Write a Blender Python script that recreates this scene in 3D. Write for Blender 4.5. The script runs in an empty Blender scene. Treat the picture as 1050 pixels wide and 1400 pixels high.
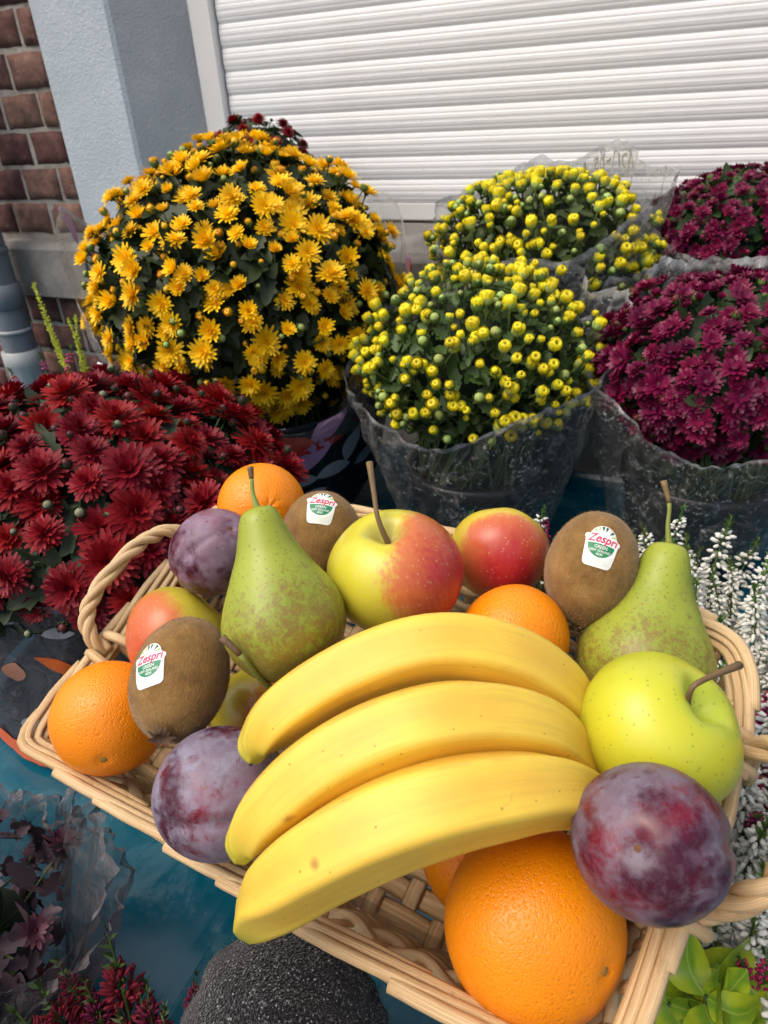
import bpy, math, random
import numpy as np
from mathutils import Vector, Matrix, noise as mnoise

R = random.Random(7)
rng = np.random.default_rng(7)
S = bpy.context.scene
COL = S.collection
PI = math.pi
H0 = 1.45                                    # camera height above the pavement

# ------------------------------------------------------------------ camera
FPX = 954.0                                  # focal length in pixels of a 1050 x 1400 frame
W = np.array([[0.91024933, 0.16819875, -0.37835874],
              [0.41041491, -0.48749482, 0.77065453],
              [-0.0548248, -0.85677184, -0.51277311]])   # columns: camera right, down, forward
cam_d = bpy.data.cameras.new('camera')
cam = bpy.data.objects.new('camera', cam_d)
COL.objects.link(cam)
cam_d.sensor_fit = 'VERTICAL'
cam_d.sensor_height = 24.0
cam_d.lens = FPX / 1400.0 * 24.0
cam_d.clip_start = 0.02
cam_d.clip_end = 500
cam_d.dof.use_dof = True
cam_d.dof.focus_distance = 0.42
cam_d.dof.aperture_fstop = 11.0
cm = Matrix.Identity(4)
for r_ in range(3):
    cm[r_][0] = W[r_][0]; cm[r_][1] = -W[r_][1]; cm[r_][2] = -W[r_][2]
cm[2][3] = H0
cam.matrix_world = cm
S.camera = cam

# ------------------------------------------------------------------ light
SUN_EL, SUN_AZ = math.radians(60), math.radians(222)     # azimuth measured from +Y towards +X
wd = bpy.data.worlds.new('World'); S.world = wd; wd.use_nodes = True
wn = wd.node_tree; bg = wn.nodes['Background']
sky = wn.nodes.new('ShaderNodeTexSky'); sky.sky_type = 'NISHITA'; sky.sun_disc = False
sky.sun_elevation = SUN_EL; sky.sun_rotation = SUN_AZ
sky.air_density = 1.0; sky.dust_density = 6.0; sky.ozone_density = 0.6
wn.links.new(sky.outputs[0], bg.inputs[0]); bg.inputs[1].default_value = 0.15
sd = bpy.data.lights.new('sun', 'SUN'); sd.energy = 0.62; sd.angle = math.radians(45); sd.color = (1, .98, .95)
sun = bpy.data.objects.new('sun', sd); COL.objects.link(sun)
sv = Vector((math.sin(SUN_AZ) * math.cos(SUN_EL), math.cos(SUN_AZ) * math.cos(SUN_EL), math.sin(SUN_EL)))
sun.rotation_euler = sv.to_track_quat('Z', 'Y').to_euler()
sun.location = (-2, -2, 5)
S.view_settings.view_transform = 'Standard'; S.view_settings.look = 'None'
S.view_settings.gamma = 1; S.view_settings.use_curve_mapping = False
S.view_settings.exposure = 0.45
S.render.engine = 'CYCLES'
S.cycles.use_denoising = True
S.cycles.max_bounces = 8; S.cycles.transparent_max_bounces = 24
S.cycles.caustics_reflective = False; S.cycles.caustics_refractive = False


# ------------------------------------------------------------------ helpers: space
def P(u, v, z):                              # a point of the place seen along a pixel of the photo at depth z
    q = W @ np.array([(u - 525) / FPX * z, (v - 700) / FPX * z, z])
    return Vector((q[0], q[1], q[2] + H0))


def cv(dx, up, tow):                         # a direction given as right / up / towards the viewer
    q = W @ np.array([dx, -up, -tow]); return Vector(q).normalized()


def frame(z, x=None):                        # rotation whose local Z is z and local X leans to x
    z = Vector(z).normalized()
    x = Vector(x) if x is not None else Vector((1, .3, .2))
    x = (x - z * x.dot(z))
    if x.length < 1e-4: x = z.orthogonal()
    x.normalize(); y = z.cross(x)
    return Matrix(((x.x, y.x, z.x), (x.y, y.y, z.y), (x.z, y.z, z.z)))


def TM(loc, rot3=None, s=1.0):
    m = (rot3 or Matrix.Identity(3)).to_4x4()
    if not hasattr(s, '__len__'): s = (s, s, s)
    m = m @ Matrix.Diagonal((s[0], s[1], s[2], 1))
    m.translation = Vector(loc); return m


# ------------------------------------------------------------------ helpers: objects
def thing(name, label, cat, loc=(0, 0, 0), group=None, rot=None, data=None):
    o = bpy.data.objects.new(name, data); COL.objects.link(o)
    o.matrix_world = TM(loc, rot)
    o['label'] = label; o['category'] = cat
    if group: o['group'] = group
    return o


def part(name, me, parent, m=None, kind=None, label=None):
    o = bpy.data.objects.new(name, me); COL.objects.link(o)
    o.parent = parent
    if m is not None: o.matrix_local = m
    if kind: o['kind'] = kind
    if label: o['label'] = label
    return o


def struct(name, me, parent=None, kind='structure'):
    o = bpy.data.objects.new(name, me); COL.objects.link(o)
    if parent: o.parent = parent
    o['kind'] = kind
    return o


class MB:
    """collects shapes into one mesh"""
    def __init__(s): s.v = []; s.f = []; s.mi = []; s.n = 0; s.gr = {}
    def add(s, vs, fs, mi=0):
        k = s.n
        s.v.extend([tuple(p) for p in vs]); s.n += len(vs)
        for f in fs: s.f.append(tuple(i + k for i in f)); s.mi.append(mi)
    def mesh(s, name, mats, smooth=True, attrs=None):
        me = bpy.data.meshes.new(name)
        me.from_pydata(s.v, [], s.f)
        if not isinstance(mats, (list, tuple)): mats = [mats]
        for m in mats: me.materials.append(m)
        if len(mats) > 1: me.polygons.foreach_set('material_index', s.mi)
        me.polygons.foreach_set('use_smooth', [smooth] * len(s.f))
        for k, vals in (attrs or {}).items():
            a = me.attributes.new(k, 'FLOAT', 'POINT'); a.data.foreach_set('value', vals)
        me.update(); return me


def box(mb, lo, hi, mi=0, jit=0, bev=0):
    x0, y0, z0 = lo; x1, y1, z1 = hi
    if not bev:
        vs = [(x, y, z) for z in (z0, z1) for y in (y0, y1) for x in (x0, x1)]
        fs = [(0, 2, 3, 1), (4, 5, 7, 6), (0, 1, 5, 4), (2, 6, 7, 3), (0, 4, 6, 2), (1, 3, 7, 5)]
        mb.add(vs, fs, mi); return
    b = bev; ring = []
    def rect(ins, y): return [(x0 + ins, y, z0 + ins), (x1 - ins, y, z0 + ins), (x1 - ins, y, z1 - ins), (x0 + ins, y, z1 - ins)]
    vs = rect(0, y1) + rect(0, y0 + b) + rect(b, y0)
    fs = [(3, 2, 1, 0)]
    for k in (0, 4):
        for i in range(4):
            j = (i + 1) % 4; fs.append((k + i, k + j, k + 4 + j, k + 4 + i))
    fs.append((8, 9, 10, 11))
    fs = [tuple(reversed(f)) for f in fs]
    mb.add(vs, fs, mi)


def lathe(mb, prof, seg=32, mi=0, dfm=None, c=(0, 0, 0)):
    """prof: list of (r, z) from top to bottom; r = 0 makes a pole"""
    vs = []; rows = []
    for (r, z) in prof:
        if r < 1e-9:
            rows.append([len(vs)]); vs.append((0, 0, z))
        else:
            row = []
            for i in range(seg):
                a = 2 * PI * i / seg
                row.append(len(vs)); vs.append((r * math.cos(a), r * math.sin(a), z))
            rows.append(row)
    fs = []
    for a, b in zip(rows, rows[1:]):
        if len(a) == 1 and len(b) == 1: continue
        for i in range(seg):
            j = (i + 1) % seg
            if len(a) == 1: fs.append((a[0], b[i], b[j]))
            elif len(b) == 1: fs.append((a[i], b[0], a[j]))
            else: fs.append((a[i], b[i], b[j], a[j]))
    if dfm: vs = [dfm(Vector(p)) for p in vs]
    vs = [(p[0] + c[0], p[1] + c[1], p[2] + c[2]) for p in vs]
    mb.add(vs, fs, mi)


def spline(pts, n):
    """Catmull-Rom through points of any dimension"""
    p = np.array(pts, float); m = len(p)
    q = np.vstack([2 * p[0] - p[1], p, 2 * p[-1] - p[-2]])
    out = []
    for k in range(n):
        t = k / (n - 1) * (m - 1); i = min(int(t), m - 2); t -= i
        a, b, c, d = q[i], q[i + 1], q[i + 2], q[i + 3]
        out.append(.5 * ((2 * b) + (c - a) * t + (2 * a - 5 * b + 4 * c - d) * t * t + (3 * b - a - 3 * c + d) * t ** 3))
    return np.array(out)


def frames(path, up=None):
    path = np.asarray(path, float); n = len(path)
    T = np.gradient(path, axis=0); T /= np.linalg.norm(T, axis=1)[:, None] + 1e-12
    u = np.array(up if up is not None else (0.13, 0.21, 1.0), float)
    Ns = []; prev = None
    for k in range(n):
        b = u if (up is not None or prev is None) else prev
        nn = b - T[k] * (b @ T[k])
        if np.linalg.norm(nn) < 1e-5: nn = np.cross(T[k], (1, 0, 0))
        nn /= np.linalg.norm(nn); prev = nn; Ns.append(nn)
    Ns = np.array(Ns); Bs = np.cross(T, Ns)
    return T, Ns, Bs


def tube(mb, path, rad, seg=6, mi=0, up=None, flat=1.0, caps=True, shape=None, closed=False):
    """rad: number or list; along N by rad*flat and along B by rad"""
    path = np.asarray(path, float); n = len(path)
    rad = np.broadcast_to(np.asarray(rad, float), (n,))
    T, Ns, Bs = frames(path, up)
    if closed:
        T[0] = T[-1] = (path[1] - path[-2]) / np.linalg.norm(path[1] - path[-2])
    vs = []
    for k in range(n):
        for i in range(seg):
            a = 2 * PI * i / seg
            m = shape(a) if shape else 1.0
            vs.append(path[k] + rad[k] * m * (math.cos(a) * Bs[k] + math.sin(a) * flat * Ns[k]))
    fs = []
    for k in range(n - 1):
        for i in range(seg):
            j = (i + 1) % seg
            fs.append((k * seg + i, k * seg + j, (k + 1) * seg + j, (k + 1) * seg + i))
    if caps:
        fs.append(tuple(range(seg))[::-1]); fs.append(tuple((n - 1) * seg + i for i in range(seg)))
    ln = np.r_[0, np.cumsum(np.linalg.norm(np.diff(path, axis=0), axis=1))]
    mb.gr[mb.n] = (n, seg, ln)
    mb.add(vs, fs, mi)


def grain(mb, name, mat):
    """mesh whose tubes carry lengthwise coordinates for wood grain"""
    me = mb.mesh(name, mat); g = np.zeros((len(me.vertices), 3), np.float32); o_ = R.uniform(0, 50)
    for k0, (n, seg, ln) in mb.gr.items():
        a = np.arange(seg) / seg * 2 * PI
        for k in range(n):
            g[k0 + k * seg:k0 + (k + 1) * seg] = np.stack([np.cos(a), np.sin(a), np.full(seg, ln[k] * 14 + o_)], 1)
    at = me.attributes.new('grain', 'FLOAT_VECTOR', 'POINT'); at.data.foreach_set('vector', g.ravel())
    return me


# ------------------------------------------------------------------ helpers: materials
def C3(r, g, b):                              # 0-255 colour to linear
    f = lambda c: (c / 255 / 12.92) if c / 255 <= .04045 else ((c / 255 + .055) / 1.055) ** 2.4
    return (f(r), f(g), f(b), 1)


def c4(c): return tuple(c) + ((1,) if len(c) == 3 else ())


class Mat:
    def __init__(s, name, col=(.5, .5, .5), rough=.5, spec=.5, sss=0, sheen=0, coat=0, metal=0, trans=0):
        s.m = bpy.data.materials.new(name); s.m.use_nodes = True
        s.nt = s.m.node_tree; s.b = s.nt.nodes['Principled BSDF']; s.out = s.nt.nodes['Material Output']
        s.set('Base Color', c4(col)); s.set('Roughness', rough); s.set('Specular IOR Level', spec)
        if sss:
            s.set('Subsurface Weight', sss); s.set('Subsurface Radius', (1, .5, .2)); s.set('Subsurface Scale', .006)
        if sheen: s.set('Sheen Weight', sheen); s.set('Sheen Roughness', .4)
        if coat: s.set('Coat Weight', coat); s.set('Coat Roughness', .15)
        if metal: s.set('Metallic', metal)
        if trans: s.set('Transmission Weight', trans)
    def set(s, k, v):
        i = s.b.inputs[k]
        if hasattr(v, 'links'): s.nt.links.new(v, i)
        else: i.default_value = v
        return s
    def nd(s, t): return s.nt.nodes.new(t)
    def lk(s, v, i):
        if hasattr(v, 'links'): s.nt.links.new(v, i)
        else: i.default_value = v
    def co(s, scale=(1, 1, 1), which='Object', rnd=False):
        t = s.nd('ShaderNodeTexCoord'); mp = s.nd('ShaderNodeMapping')
        s.nt.links.new(t.outputs[which], mp.inputs[0]); mp.inputs['Scale'].default_value = scale
        if rnd:
            oi = s.nd('ShaderNodeObjectInfo'); mm = s.math('MULTIPLY', oi.outputs['Random'], 37.0)
            cx = s.nd('ShaderNodeCombineXYZ')
            for i in range(3): s.nt.links.new(mm, cx.inputs[i])
            s.nt.links.new(cx.outputs[0], mp.inputs['Location'])
        return mp.outputs[0]
    def noise(s, vec, scale, detail=3, rough=.5, dist=0):
        n = s.nd('ShaderNodeTexNoise'); s.nt.links.new(vec, n.inputs['Vector'])
        n.inputs['Scale'].default_value = scale; n.inputs['Detail'].default_value = detail
        n.inputs['Roughness'].default_value = rough; n.inputs['Distortion'].default_value = dist
        return n.outputs[0]
    def vor(s, vec, scale, feat='F1', rand=1):
        n = s.nd('ShaderNodeTexVoronoi'); n.feature = feat; s.nt.links.new(vec, n.inputs['Vector'])
        n.inputs['Scale'].default_value = scale; n.inputs['Randomness'].default_value = rand
        return n.outputs[0]
    def math(s, op, a, b=0.0, clamp=False):
        n = s.nd('ShaderNodeMath'); n.operation = op; n.use_clamp = clamp
        s.lk(a, n.inputs[0]); s.lk(b, n.inputs[1]); return n.outputs[0]
    def step(s, v, lo, hi):                  # smooth 0..1
        n = s.nd('ShaderNodeMapRange'); n.interpolation_type = 'SMOOTHSTEP'
        s.lk(v, n.inputs[0]); n.inputs[1].default_value = lo; n.inputs[2].default_value = hi
        return n.outputs[0]
    def mix(s, f, a, b):
        n = s.nd('ShaderNodeMix'); n.data_type = 'RGBA'
        s.lk(f, n.inputs[0])
        s.lk(c4(a) if isinstance(a, (tuple, list)) else a, n.inputs[6])
        s.lk(c4(b) if isinstance(b, (tuple, list)) else b, n.inputs[7]); return n.outputs[2]
    def ramp(s, f, st):
        n = s.nd('ShaderNodeValToRGB'); s.lk(f, n.inputs[0]); e = n.color_ramp.elements
        while len(e) < len(st): e.new(.5)
        for k, (p, c) in enumerate(st): e[k].position = p; e[k].color = c4(c)
        return n.outputs[0]
    def attr(s, name):
        n = s.nd('ShaderNodeAttribute'); n.attribute_name = name; return n.outputs['Fac']
    def sep(s, vec):
        n = s.nd('ShaderNodeSeparateXYZ'); s.nt.links.new(vec, n.inputs[0]); return n.outputs
    def dot(s, vec, d):
        n = s.nd('ShaderNodeVectorMath'); n.operation = 'DOT_PRODUCT'; s.nt.links.new(vec, n.inputs[0])
        n.inputs[1].default_value = d; return n.outputs['Value']
    def bump(s, h, strength=.3, dist=.001):
        n = s.nd('ShaderNodeBump'); s.lk(h, n.inputs['Height'])
        n.inputs['Strength'].default_value = strength; n.inputs['Distance'].default_value = dist
        s.nt.links.new(n.outputs[0], s.b.inputs['Normal']); return n.outputs[0]
    def rand(s): return s.nd('ShaderNodeObjectInfo').outputs['Random']
    def hsv(s, col, h=.5, sat=1, val=1):
        n = s.nd('ShaderNodeHueSaturation'); s.lk(h, n.inputs[0]); s.lk(sat, n.inputs[1]); s.lk(val, n.inputs[2])
        s.lk(col, n.inputs[4]); return n.outputs[0]


def vary(name, col, rough=.5, amt=.25, scale=60, spec=.4, hue=.03, trans=0, bump=0, **kw):
    """a base colour with object-to-object and within-object variation"""
    m = Mat(name, col, rough, spec, **kw)
    v = m.co(rnd=True); n = m.noise(v, scale, 3)
    val = m.math('ADD', m.math('MULTIPLY', n, amt * 1.4), 1 - amt * .7)
    val = m.math('ADD', val, m.math('MULTIPLY', m.math('SUBTRACT', m.rand(), .5), amt))
    h = m.math('ADD', m.math('MULTIPLY', m.math('SUBTRACT', m.rand(), .5), hue), .5)
    c = m.hsv(c4(col), h, 1, val)
    m.set('Base Color', c)
    if bump: m.bump(n, bump, .002)
    if trans:
        t = m.nd('ShaderNodeBsdfTranslucent'); m.nt.links.new(c, t.inputs[0])
        x = m.nd('ShaderNodeMixShader'); x.inputs[0].default_value = trans
        m.nt.links.new(m.b.outputs[0], x.inputs[1]); m.nt.links.new(t.outputs[0], x.inputs[2])
        m.nt.links.new(x.outputs[0], m.out.inputs[0])
    return m.m


def film(name, tint=(.9, .92, .92), base=.06, speck=0.0, speck_scale=260, rough=.12, milk=(.55, .56, .55), spec=.6):
    """thin clear plastic film: see-through, shiny, with creases and pale specks"""
    m = Mat(name, milk, rough, spec)
    v = m.co()
    tr = m.nd('ShaderNodeBsdfTransparent'); tr.inputs[0].default_value = c4(tint)
    lw = m.nd('ShaderNodeLayerWeight'); lw.inputs[0].default_value = .25
    n1 = m.noise(v, 24, 4, .6, 1.2)
    f = m.math('MULTIPLY', lw.outputs['Facing'], .34)
    f = m.math('ADD', f, base)
    cre = m.step(n1, .52, .75)
    f = m.math('ADD', f, m.math('MULTIPLY', cre, .16 if speck else .10))
    q_ = m.math('ABSOLUTE', m.math('SUBTRACT', m.noise(v, 17, 4, .55, 1.0), .5))
    f = m.math('ADD', f, m.math('MULTIPLY', m.math('SUBTRACT', 1.0, m.step(q_, .0, .022)), .20))
    if speck:
        vo = m.noise(v, speck_scale, 3, .6)
        patch = m.step(m.noise(v, 20, 4, .65, .8), .42, .62)
        sp = m.math('MULTIPLY', m.step(vo, .56, .66), m.math('ADD', .12, m.math('MULTIPLY', patch, .88)))
        f = m.math('ADD', f, m.math('MULTIPLY', sp, speck))
    f = m.math('ADD', f, m.math('MULTIPLY', m.step(m.attr('edge'), .955, .985), .45))
    f = m.math('MINIMUM', f, .93)
    mx = m.nd('ShaderNodeMixShader'); m.nt.links.new(f, mx.inputs[0])
    m.nt.links.new(tr.outputs[0], mx.inputs[1]); m.nt.links.new(m.b.outputs[0], mx.inputs[2])
    m.nt.links.new(mx.outputs[0], m.out.inputs[0])
    def ridge(sc, d):
        q = m.math('ABSOLUTE', m.math('SUBTRACT', m.noise(v, sc, 4, .55, d), .5))
        return m.math('SUBTRACT', 1.0, m.step(q, .0, .07))
    rd_ = m.math('ADD', ridge(13, 1.0), m.math('MULTIPLY', ridge(31, .6), .6))
    m.bump(m.math('ADD', m.math('MULTIPLY', rd_, .5), m.math('MULTIPLY', m.noise(v, 40, 2), 1.0)), .45, .004)
    return m.m


# ------------------------------------------------------------------ materials of the setting
def m_brick():
    m = Mat('brick_clay', rough=.9, spec=.2); v = m.co(rnd=True)
    base = m.hsv(m.ramp(m.noise(v, 30, 5, .65), [(.3, (.07, .035, .028)), (.5, (.16, .06, .042)), (.72, (.25, .105, .07))]),
                 m.math('ADD', .485, m.math('MULTIPLY', m.rand(), .03)), .78, m.math('ADD', .6, m.math('MULTIPLY', m.rand(), .6)))
    c = m.mix(m.math('MULTIPLY', m.step(m.noise(v, 14, 5, .7), .55, .75), .6), base, (.055, .05, .042))
    c = m.mix(m.math('MULTIPLY', m.step(m.noise(v, 55, 4, .7), .62, .75), .5), c, (.38, .33, .27))
    m.set('Base Color', c); m.bump(m.noise(v, 120, 5, .7), .8, .004); return m.m


def m_mortar():
    m = Mat('mortar', rough=.95, spec=.1); v = m.co()
    c = m.ramp(m.noise(v, 22, 6, .7), [(.3, (.26, .23, .18)), (.48, (.56, .50, .41)), (.7, (.68, .63, .54))])
    m.set('Base Color', c); m.bump(m.noise(v, 150, 5, .7), .9, .006); return m.m


def m_plaster(name, col, dark):
    m = Mat(name, rough=.85, spec=.25); v = m.co()
    c = m.mix(m.step(m.noise(v, 9, 6, .65), .35, .75), dark, col)
    m.set('Base Color', c)
    hgt = m.math('ADD', m.noise(v, 170, 5, .65), m.math('MULTIPLY', m.noise(v, 420, 3), .5))
    m.bump(hgt, .7, .0035); return m.m


def m_stone():
    m = Mat('grey_stone', rough=.85, spec=.25); v = m.co()
    c = m.ramp(m.noise(v, 7, 7, .7, .5), [(.3, (.09, .085, .075)), (.5, (.20, .19, .175)), (.75, (.36, .34, .31))])
    m.set('Base Color', c); m.bump(m.noise(v, 80, 6, .7), .5, .006); return m.m


def m_shutter():
    m = Mat('white_shutter_paint', rough=.38, spec=.45); v = m.co()
    streak = m.noise(m.co((3, 3, 60)), 3, 4, .6)
    c = m.mix(m.step(streak, .45, .8), (.80, .80, .78), (.70, .70, .67))
    c = m.mix(m.math('MULTIPLY', m.step(m.noise(v, 130, 2), .74, .8), .35), c, (.35, .34, .30))
    c = m.mix(m.math('MULTIPLY', m.step(m.noise(v, 5, 5, .7), .5, .8), .25), c, (.58, .57, .52))
    m.set('Base Color', c); return m.m


def m_bluetop():
    m = Mat('blue_plastic', rough=.2, spec=.5); v = m.co()
    d = m.step(m.noise(v, 9, 7, .7, .7), .46, .66)
    d2 = m.step(m.noise(v, 130, 3), .5, .75)
    dust = m.math('MULTIPLY', d, m.math('ADD', .75, m.math('MULTIPLY', d2, .5)))
    c = m.mix(m.math('MULTIPLY', dust, .34), (.000, .082, .125), (.10, .22, .27))
    m.set('Base Color', c)
    m.set('Roughness', m.math('ADD', .16, m.math('MULTIPLY', dust, .34)))
    m.bump(m.noise(v, 5, 3), .25, .02); return m.m


def m_ground():
    m = Mat('paving', rough=.9, spec=.2); v = m.co()
    c = m.ramp(m.noise(v, 6, 8, .7), [(.3, (.13, .125, .12)), (.7, (.27, .26, .245))])
    m.set('Base Color', c); m.bump(m.noise(v, 70, 5), .5, .01); return m.m


def m_pvc(name, col):
    m = Mat(name, rough=.42, spec=.4); v = m.co()
    c = m.mix(m.step(m.noise(m.co((8, 8, 2)), 6, 5, .7), .4, .8), col, tuple(x * .68 for x in col))
    m.set('Base Color', c); return m.m


# ------------------------------------------------------------------ materials of plants and fruit
def m_apple(name, bare, blush, bdir, lo, hi, deep=(.36, .012, .02), streak=1.0, russet=.8, top=None):
    m = Mat(name, rough=.30, spec=.45, sss=.06); v = m.co()
    nrm = m.nd('ShaderNodeVectorMath'); nrm.operation = 'NORMALIZE'; m.nt.links.new(v, nrm.inputs[0]); nv = nrm.outputs[0]
    xyz = m.sep(nv)
    fine = m.noise(m.co((420, 420, 45)), 1, 4, .6)
    broad = m.noise(v, 28, 3)
    d = m.dot(nv, tuple(bdir))
    d = m.math('ADD', d, m.math('MULTIPLY', m.math('SUBTRACT', fine, .5), .55 * streak))
    d = m.math('ADD', d, m.math('MULTIPLY', m.math('SUBTRACT', broad, .5), .7))
    base = m.mix(m.step(m.noise(v, 20, 3), .35, .7), bare, tuple(x * .86 for x in bare))
    mid = m.mix(m.step(d, lo, hi), base, blush)
    c = m.mix(m.step(d, hi - .05, hi + .55), mid, deep)
    # lenticels
    dots = m.math('SUBTRACT', 1.0, m.step(m.vor(v, 300), .12, .22))
    c = m.mix(m.math('MULTIPLY', dots, .28), c, (.72, .55, .30))
    # russet round the stalk
    z = xyz[2]
    rr = m.math('ADD', z, m.math('MULTIPLY', m.math('SUBTRACT', m.noise(v, 60, 4), .5), .14))
    c = m.mix(m.math('MULTIPLY', m.step(rr, .90, 1.02), russet), c, (.34, .30, .10))
    m.set('Base Color', c)
    m.bump(m.noise(v, 90, 3), .05, .002); return m.m


def m_green_apple():
    m = Mat('green_apple_skin', rough=.30, spec=.45, sss=.06); v = m.co()
    c = m.mix(m.step(m.noise(v, 16, 3), .3, .7), (.58, .56, .030), (.47, .51, .035))
    nrm = m.nd('ShaderNodeVectorMath'); nrm.operation = 'NORMALIZE'; m.nt.links.new(v, nrm.inputs[0])
    z = m.sep(nrm.outputs[0])[2]
    c = m.mix(m.math('MULTIPLY', m.step(z, .8, 1.0), .55), c, (.34, .48, .05))
    dots = m.math('SUBTRACT', 1.0, m.step(m.vor(v, 260), .10, .19))
    c = m.mix(m.math('MULTIPLY', dots, .6), c, (.24, .24, .03))
    m.set('Base Color', c); m.bump(m.noise(v, 60, 2), .05, .003); return m.m


def m_orange(name, col, col2):
    m = Mat(name, rough=.36, spec=.45, sss=.08); v = m.co(rnd=True)
    c = m.mix(m.step(m.noise(v, 14, 3), .35, .7), col, col2)
    pit = m.vor(v, 800)
    pit2 = m.vor(v, 330)
    c = m.mix(m.math('MULTIPLY', m.math('SUBTRACT', 1.0, m.step(pit2, .05, .3)), .22), c, tuple(x * .6 for x in col))
    c = m.mix(m.math('MULTIPLY', m.step(m.noise(v, 170, 2), .76, .82), .5), c, (.20, .10, .02))
    m.set('Base Color', c)
    h = m.math('ADD', m.step(pit, .1, .5), m.math('MULTIPLY', m.step(pit2, .05, .4), .9))
    h = m.math('ADD', h, m.math('MULTIPLY', m.noise(v, 40, 2), .35))
    m.bump(h, .34, .0009); return m.m


def m_kiwi():
    m = Mat('kiwi_skin', rough=.8, spec=.2, sheen=.25); v = m.co(rnd=True)
    c = m.ramp(m.noise(v, 70, 5, .7), [(.3, (.15, .078, .022)), (.55, (.26, .145, .044)), (.75, (.35, .21, .075))])
    m.set('Base Color', c)
    m.bump(m.noise(m.co((1, 1, .35), rnd=True), 700, 4, .7), .9, .0009); return m.m


def m_plum(bloom=(.215, .17, .225), lo=.42, hi=.58, amt=.62):
    m = Mat('plum_skin', rough=.4, spec=.4); v = m.co(rnd=True)
    skin = m.mix(m.step(m.noise(v, 26, 4, .6), .42, .68), (.050, .006, .018), (.18, .010, .022))
    w = m.noise(v, 34, 8, .68, .15)
    w2 = m.noise(v, 90, 6, .7, .1)
    bl = m.math('ADD', m.math('MULTIPLY', m.step(w, lo, hi), amt), m.math('MULTIPLY', m.step(w2, .44, .64), .30))
    scr = m.step(m.noise(m.co((1, 1, 3.5), rnd=True), 120, 3, .6), .66, .72)
    bl = m.math('MULTIPLY', bl, m.math('SUBTRACT', 1.0, m.math('MULTIPLY', scr, .8)), clamp=True)
    c = m.mix(bl, skin, bloom)
    m.set('Base Color', c)
    m.set('Roughness', m.math('ADD', .26, m.math('MULTIPLY', bl, .42)))
    m.bump(m.noise(v, 140, 4), .10, .001); return m.m


def m_pear(seed):
    m = Mat('pear_skin', rough=.38, spec=.4, sss=.05); v = m.co()
    z = m.sep(v)[2]
    g = m.mix(m.step(m.noise(v, 20, 4), .35, .7), (.33, .375, .042), (.24, .305, .032))
    spots = m.math('SUBTRACT', 1.0, m.step(m.vor(v, 300), .12, .26))
    c = m.mix(m.math('MULTIPLY', spots, .55), g, (.13, .13, .025))
    hgt = m.math('MULTIPLY', m.math('SUBTRACT', .016, z), 12.0)
    ru = m.math('ADD', m.noise(v, 250, 7, .8, .5), m.math('MULTIPLY', hgt, .30))
    ru = m.math('ADD', ru, m.math('MULTIPLY', m.math('SUBTRACT', m.noise(v, 24, 3), .5), .35))
    c = m.mix(m.math('MULTIPLY', m.step(ru, .46, .64), .78), c, (.215, .125, .028))
    blot = m.step(m.noise(v, 62, 5, .7, .8), .68, .74)
    c = m.mix(m.math('MULTIPLY', blot, .6), c, (.15, .10, .03))
    m.set('Base Color', c); m.bump(m.noise(v, 200, 4), .18, .001); return m.m


def m_banana(bruises=()):
    m = Mat('banana_skin', rough=.42, spec=.35, sss=.05); v = m.co(rnd=True)
    al = m.attr('along'); ar = m.attr('around')
    n = m.noise(v, 22, 4)
    c = m.mix(m.step(n, .35, .7), (.82, .555, .07), (.74, .455, .06))
    # paler bands along the ridges
    rid = m.math('ABSOLUTE', m.math('SUBTRACT', m.math('FRACT', m.math('MULTIPLY', ar, 5.0)), .5))
    rn = m.math('ADD', rid, m.math('MULTIPLY', m.math('SUBTRACT', n, .5), .15))
    c = m.mix(m.math('MULTIPLY', m.step(rn, .10, .42), .35), c, (.86, .64, .08))
    edge = m.math('MULTIPLY', m.step(rn, .44, .5), m.step(m.noise(v, 45, 3), .40, .60))
    c = m.mix(m.math('MULTIPLY', edge, .5), c, (.46, .27, .05))
    gn = m.math('ADD', al, m.math('MULTIPLY', m.math('SUBTRACT', m.noise(v, 40, 3), .5), .05))
    c = m.mix(m.math('MULTIPLY', m.math('SUBTRACT', 1.0, m.step(gn, .0, .24)), .85), c, (.42, .45, .035))
    c = m.mix(m.math('MULTIPLY', m.step(gn, .84, 1.0), .6), c, (.50, .47, .06))
    sp = m.math('SUBTRACT', 1.0, m.step(m.vor(v, 110), .03, .085))
    c = m.mix(m.math('MULTIPLY', sp, .7), c, (.16, .08, .02))
    scf = m.step(m.noise(m.co((1, 1, 1), rnd=True), 48, 6, .75, 1.5), .64, .74)
    c = m.mix(m.math('MULTIPLY', scf, .45), c, (.45, .26, .06))
    cx = m.nd('ShaderNodeCombineXYZ'); m.lk(m.math('MULTIPLY', ar, 16.0), cx.inputs[0]); m.lk(m.math('MULTIPLY', al, 2.2), cx.inputs[1]); m.lk(m.math('MULTIPLY', m.rand(), 9.0), cx.inputs[2])
    st = m.noise(cx.outputs[0], 2.0, 6, .7)
    c = m.mix(m.math('MULTIPLY', m.step(st, .46, .62), .38), c, (.62, .40, .06))
    c = m.mix(m.math('MULTIPLY', m.step(st, .66, .72), .45), c, (.36, .20, .05))
    for (b, r) in bruises:
        d = m.nd('ShaderNodeVectorMath'); d.operation = 'DISTANCE'; m.nt.links.new(m.co(), d.inputs[0]); d.inputs[1].default_value = b
        q = m.math('ADD', m.math('DIVIDE', d.outputs['Value'], r), m.math('MULTIPLY', m.math('SUBTRACT', m.noise(v, 220, 4), .5), 1.1))
        k = m.math('SUBTRACT', 1.0, m.step(q, .25, 1.05))
        c = m.mix(m.math('MULTIPLY', k, .75), c, (.30, .14, .03))
    m.set('Base Color', c); m.bump(m.math('ADD', m.noise(v, 120, 4), m.math('MULTIPLY', st, .8)), .14, .001); return m.m


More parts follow.
